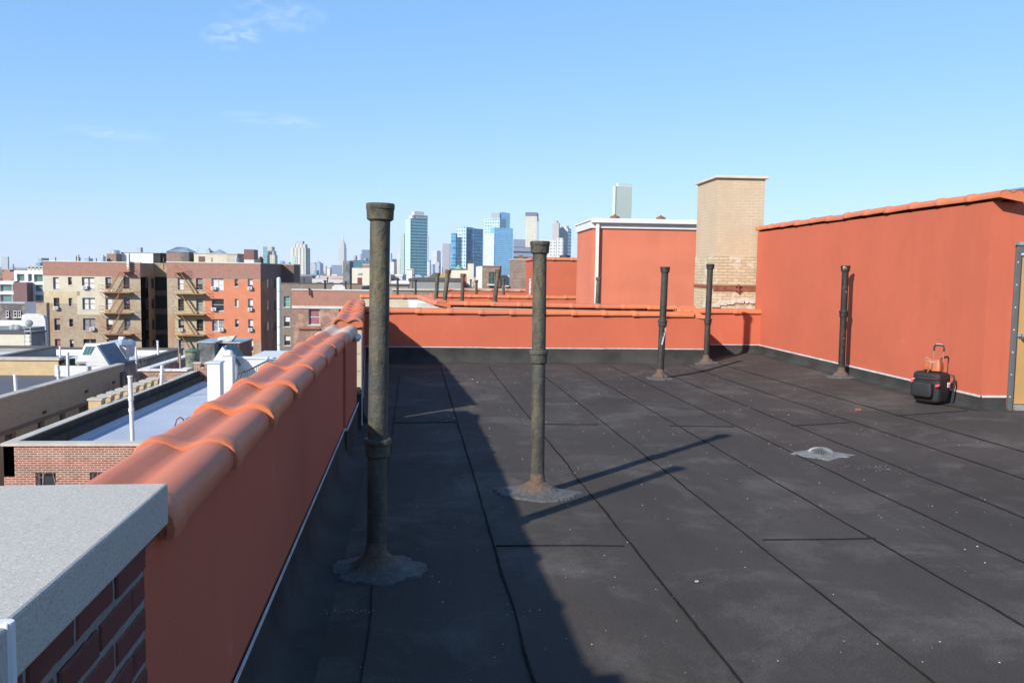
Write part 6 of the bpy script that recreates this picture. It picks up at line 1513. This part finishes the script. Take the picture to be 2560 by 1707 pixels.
tower('small white block with dark cap right of the blue-green skyscraper',[(1068,1074,1077,656),(1069,1074.5,1077,650,'dark_cap',W['blue'],10)],2300,20,W['white'])
tower('mauve low tower left of the domed pale one',[(1077,1083,1092,661)],4200,35,W['blue'])
tower('wide flat-topped two-tone slab tower in the middle distance',[(1082,1092,1102,628.5),(1082.5,1092,1101.5,626.5,'crown',None,10)],7300,32,W['met'])
tower('pale tower with stepped rounded top before the two-tone slab',[(1089,1097,1101,664),(1087,1098,1102,657,'upper_body',None,20),(1090,1096,1099,654.5,'crown',None,30)],3500,25,W['grey'])
tower('tiny white domed tower left of the mauve brown slab',[(1102.5,1105,1107.5,668)],2600,25,W['white'])
tower('plain mauve brown slab tower left of the bright blue glass pair',[(1106,1124,1126.5,609)],6500,12,W['brown'])
tower('bright blue glass tower pair, left one with stepped shoulder',[(1128,1139,1143,583),(1142,1166,1184,567.5,'tall_body',None,10),(1183.6,1184,1207.5,571,'right_body',W['bglass'],6),(1142,1165.6,1166,567.8,'pale_face',W['pglass'],8)],1900,34,W['bglass'])
tower('tallest pale patterned glass tower behind the sky-reflecting one',[(1210.5,1249,1265,546),(1250,1253,1275,530,'rear_slab',W['sglass'],30),(1228,1249,1252,532,'grey_penthouse',sm('grey_penthouse',(.22,.26,.29)),20)],2100,30,W['pglass'])
tower('sky-reflecting pale blue glass tower with bright left face',[(1213,1235.5,1282.5,583),(1225,1236,1282,568.5,'upper_body',None,5),(1212.4,1235.2,1235.6,583.3,'bright_face',grid('bright_white_glass',(.48,.56,.58),(.42,.50,.52),4,3.4,.9,.85,(.66,.72,.72),.2,.2),-1.5)],1800,60,W['sglass'])
tower('slate office block with horizontal stripes left of the olive pipe',[(1283,1284,1334,617),(1283,1284,1313.5,598,'plain_penthouse',sm('slate_penthouse',(.24,.27,.34)),12)],1100,78,W['strip'])
tower('white residential tower with dark cap behind the olive pipe',[(1313,1342,1348,541),(1313.3,1342,1346,531,'dark_cap',sm('dark_cap',(.11,.115,.16)),4),(1342,1342.3,1348.6,552,'blue_edge',W['sglass'],-1)],1900,10,W['wh2'])
tower('tall grey slab left half of the twin tower right of the olive pipe',[(1381,1397,1399.5,557),(1385,1392,1396,551.5,'rooftop_box',None,6)],1900,12,sm('warm_grey_slab',(.36,.345,.33)))
tower('glass and white twin tower with projecting roof plate',[(1396,1419,1427.5,570),(1399,1416,1422,564.5,'roof_plate',None,8),(1419,1419.4,1428,574,'blue_edge',W['bglass'],-1)],1950,20,W['white'])
tower('broad bright white apartment block right of the olive pipe',[(1348,1390,1396,600.5),(1391,1407,1410,595,'right_body',None,-5)],1500,12,W['white'])
t=tower('lone pale glass tower rising above the white-edged bulkhead',[(1532,1539.5,1580,465),(1540,1545,1580,458,'white_crown',sm('pale_crown',(.56,.58,.57)),4),(1532,1539.3,1539.7,464,'blue_edge',W['bglass'],-1)],1500,68,grid('pale_olive_glass',(.62,.66,.58),(.46,.52,.44),3.6,9,.94,.80,(.48,.52,.42),.1,.3))
for i,(u,v) in enumerate(((1434,629),(1438,627),(1431,643),(1440,648))):
    p=PY(u,v,2500);t=thing('antenna_mast',['thin radio mast left of the white-edged bulkhead, second tallest','tallest thin radio mast beside the white-edged bulkhead','short thin mast, leftmost near the white-edged bulkhead','shortest thin mast touching the white-edged bulkhead'][i],'mast',(p.x,p.y,G0),0,'thin distant masts');m=MB();m.tube((p.x,p.y,G0),p,.7,n=5);m.build('mast',sm('mast_grey',(.5,.48,.47)),t)
tower('far pale mid-rise glimpsed between the cream tower and the rough shaft',[(860,866,872,668)],3600,25,W['met'])
# countless low roofs between the near blocks and the towers: one mass
g=MB();rr=random.Random(5)
cols=[]
for i in range(900):
    Yd=170*(rr.random()**-.75);Yd=min(Yd,2600);u=rr.uniform(-400,2900);x=Xu(u,690,Yd)
    w_=rr.uniform(6,20)*(1+Yd/1200);d_=rr.uniform(8,22);h_=rr.uniform(9,17.)+(rr.random()<.12)*rr.uniform(1,6)*(Yd/500)
    h_=min(h_,17.3-.0042*min(Yd,1500)+rr.uniform(-.6,.3));g.box(x-w_/2,x+w_/2,Yd,Yd+d_,G0,G0+h_,skip='b')
lm=NT('lowrise_mix');gr=grid('lowrise_grid',(.4,.4,.4),(.1,.1,.12),3.3,2.8,.4,.45);geo=lm.n('ShaderNodeNewGeometry')
sp_=lm.n('ShaderNodeSeparateXYZ');lm.l(geo.outputs['Normal'],sp_.inputs[0])
wc=lm.ramp(geo.outputs['Random Per Island'],[(0,(.30,.14,.10)),(.2,(.36,.20,.14)),(.4,(.45,.42,.36)),(.6,(.60,.58,.54)),(.8,(.26,.24,.23)),(1,(.5,.36,.26))])
v_=lm.wallvec();s2=lm.n('ShaderNodeSeparateXYZ');lm.l(v_,s2.inputs[0])
def band_(x,p,f): return lm.math('LESS_THAN',lm.math('ABSOLUTE',lm.math('SUBTRACT',lm.math('FRACT',lm.math('DIVIDE',x,p)),.5)),f/2)
mk=lm.math('MULTIPLY',band_(s2.outputs[0],2.7,.42),band_(s2.outputs[1],3.1,.5))
mk=lm.math('MULTIPLY',mk,lm.math('LESS_THAN',sp_.outputs[2],.5))
wc=lm.mix(mk,wc,(.07,.075,.085));rc=lm.ramp(geo.outputs['Random Per Island'],[(0,(.6,.6,.6)),(.3,(.12,.12,.12)),(.6,(.35,.35,.36)),(1,(.65,.64,.62))])
lm.fin(lm.mix(lm.math('GREATER_THAN',sp_.outputs[2],.5),wc,rc),.8)
tag(g.build('distant_rooftops',lm.m),'hazy mass of distant low rooftops under the skyline','rooftops',kind='stuff')
# ---------------------------------------------------------------- air
hzb=MB();hzb.box(-9000,9000,-400,13000,G0-1,520)
def hazemat():
    m=D2.materials.new('haze_air');m.use_nodes=True;t=m.node_tree;t.nodes.clear()
    o=t.nodes.new('ShaderNodeOutputMaterial');v=t.nodes.new('ShaderNodeVolumePrincipled')
    v.inputs['Color'].default_value=(.82,.90,1,1);v.inputs['Density'].default_value=HAZE;v.inputs['Anisotropy'].default_value=.0
    t.links.new(v.outputs[0],o.inputs['Volume']);return m
HAZE=5.5e-5
if HAZE: tag(hzb.build('haze',hazemat()),'thin blue-white air haze over the city','haze',kind='stuff')
# ================================================================= LIGHT
SE=math.radians(30.4);AZ=math.radians(43.4)   # shadows fall 43.4 deg right of +Y
sl_=D2.lights.new('sun','SUN');so=D2.objects.new('sun',sl_);COL.objects.link(so)
sl_.energy=5.0;sl_.angle=math.radians(1.0);sl_.color=(1,.95,.88)
dirv=Vector((math.sin(AZ)*math.cos(SE),math.cos(AZ)*math.cos(SE),-math.sin(SE)))
so.rotation_euler=dirv.to_track_quat('-Z','Y').to_euler()
wd=D2.worlds.new('World');scene.world=wd;wd.use_nodes=True;nt=wd.node_tree;nt.nodes.clear()
def wn(t,**k):
    x=nt.nodes.new(t)
    for a,b in k.items():setattr(x,a,b)
    return x
sky=wn('ShaderNodeTexSky');sky.sky_type='NISHITA';sky.sun_disc=False;sky.sun_elevation=SE;sky.sun_rotation=AZ+math.pi
sky.altitude=0;sky.air_density=.75;sky.dust_density=.15;sky.ozone_density=6
bg=wn('ShaderNodeBackground');bg.inputs[1].default_value=.132
wo_=wn('ShaderNodeOutputWorld')
# thin cirrus: wisps at fixed directions in the sky
tc=wn('ShaderNodeTexCoord')
def wm(op,a,b=0.):
    x=wn('ShaderNodeMath',operation=op)
    for i,v in enumerate((a,b)):
        if hasattr(v,'links'):nt.links.new(v,x.inputs[i])
        else:x.inputs[i].default_value=v
    return x.outputs[0]
sp_s=wn('ShaderNodeSeparateColor');nt.links.new(sky.outputs[0],sp_s.inputs[0])
cb_s=wn('ShaderNodeCombineColor')
for k_,(a_,p_) in enumerate(((.79,.73),(.80,.55),(.93,.42))):
    nt.links.new(wm('MULTIPLY',wm('POWER',wm('MULTIPLY',sp_s.outputs[k_],.15),p_),a_/.15),cb_s.inputs[k_])
col=cb_s.outputs[0]
def wisp(u,v,su,sv,rot,amt,scale,seed):
    global col
    d=ray(u,v).normalized();az=math.atan2(d.x,d.y);el=math.asin(d.z)
    # direction -> local tangent coords
    e1=Vector((math.cos(az),-math.sin(az),0));e2=e1.cross(d)*-1 if e1.cross(d).z<0 else e1.cross(d)
    a,b=e1*math.cos(rot)+e2*math.sin(rot),-e1*math.sin(rot)+e2*math.cos(rot)
    outs=[]
    for q,sz in ((a,su),(b,sv)):
        dt=wn('ShaderNodeVectorMath',operation='DOT_PRODUCT');nt.links.new(tc.outputs['Generated'],dt.inputs[0]);dt.inputs[1].default_value=q
        outs.append(wm('DIVIDE',dt.outputs['Value'],sz))
    cb=wn('ShaderNodeCombineXYZ');nt.links.new(outs[0],cb.inputs[0]);nt.links.new(outs[1],cb.inputs[1])
    no=wn('ShaderNodeTexNoise');no.inputs['Scale'].default_value=scale;no.inputs['Detail'].default_value=6;no.inputs['Roughness'].default_value=.6;no.inputs['Distortion'].default_value=.8
    mp=wn('ShaderNodeMapping');mp.inputs['Location'].default_value=(seed,seed*1.7,0);nt.links.new(cb.outputs[0],mp.inputs[0]);nt.links.new(mp.outputs[0],no.inputs['Vector'])
    r2=wm('ADD',wm('MULTIPLY',outs[0],outs[0]),wm('MULTIPLY',outs[1],outs[1]))
    m=wm('MAXIMUM',wm('SUBTRACT',1.,r2),0.)
    n=wm('MAXIMUM',wm('SUBTRACT',no.outputs['Fac'],.42),0.)
    f=wm('MINIMUM',wm('MULTIPLY',wm('MULTIPLY',m,n),amt),.5)
    mx=wn('ShaderNodeMix',data_type='RGBA');nt.links.new(f,mx.inputs[0]);nt.links.new(col,mx.inputs[6]);mx.inputs[7].default_value=(6.2,6.6,7.4,1);col=mx.outputs[2]
wisp(690,38,.058,.020,.03,1.1,1.6,3.)
wisp(580,90,.035,.016,.08,1.2,1.8,8.)
wisp(690,300,.075,.008,-.03,.9,1.3,12.)
wisp(285,333,.055,.008,-.05,.9,1.3,17.)
nt.links.new(col,bg.inputs[0]);nt.links.new(bg.outputs[0],wo_.inputs[0])
scene.view_settings.view_transform='Standard';scene.view_settings.look='None';scene.view_settings.gamma=1;scene.view_settings.exposure=EXPO if 'EXPO' in globals() else .55
scene.view_settings.use_curve_mapping=False
scene.render.engine='CYCLES'
scene.cycles.volume_bounces=0;scene.cycles.max_bounces=8
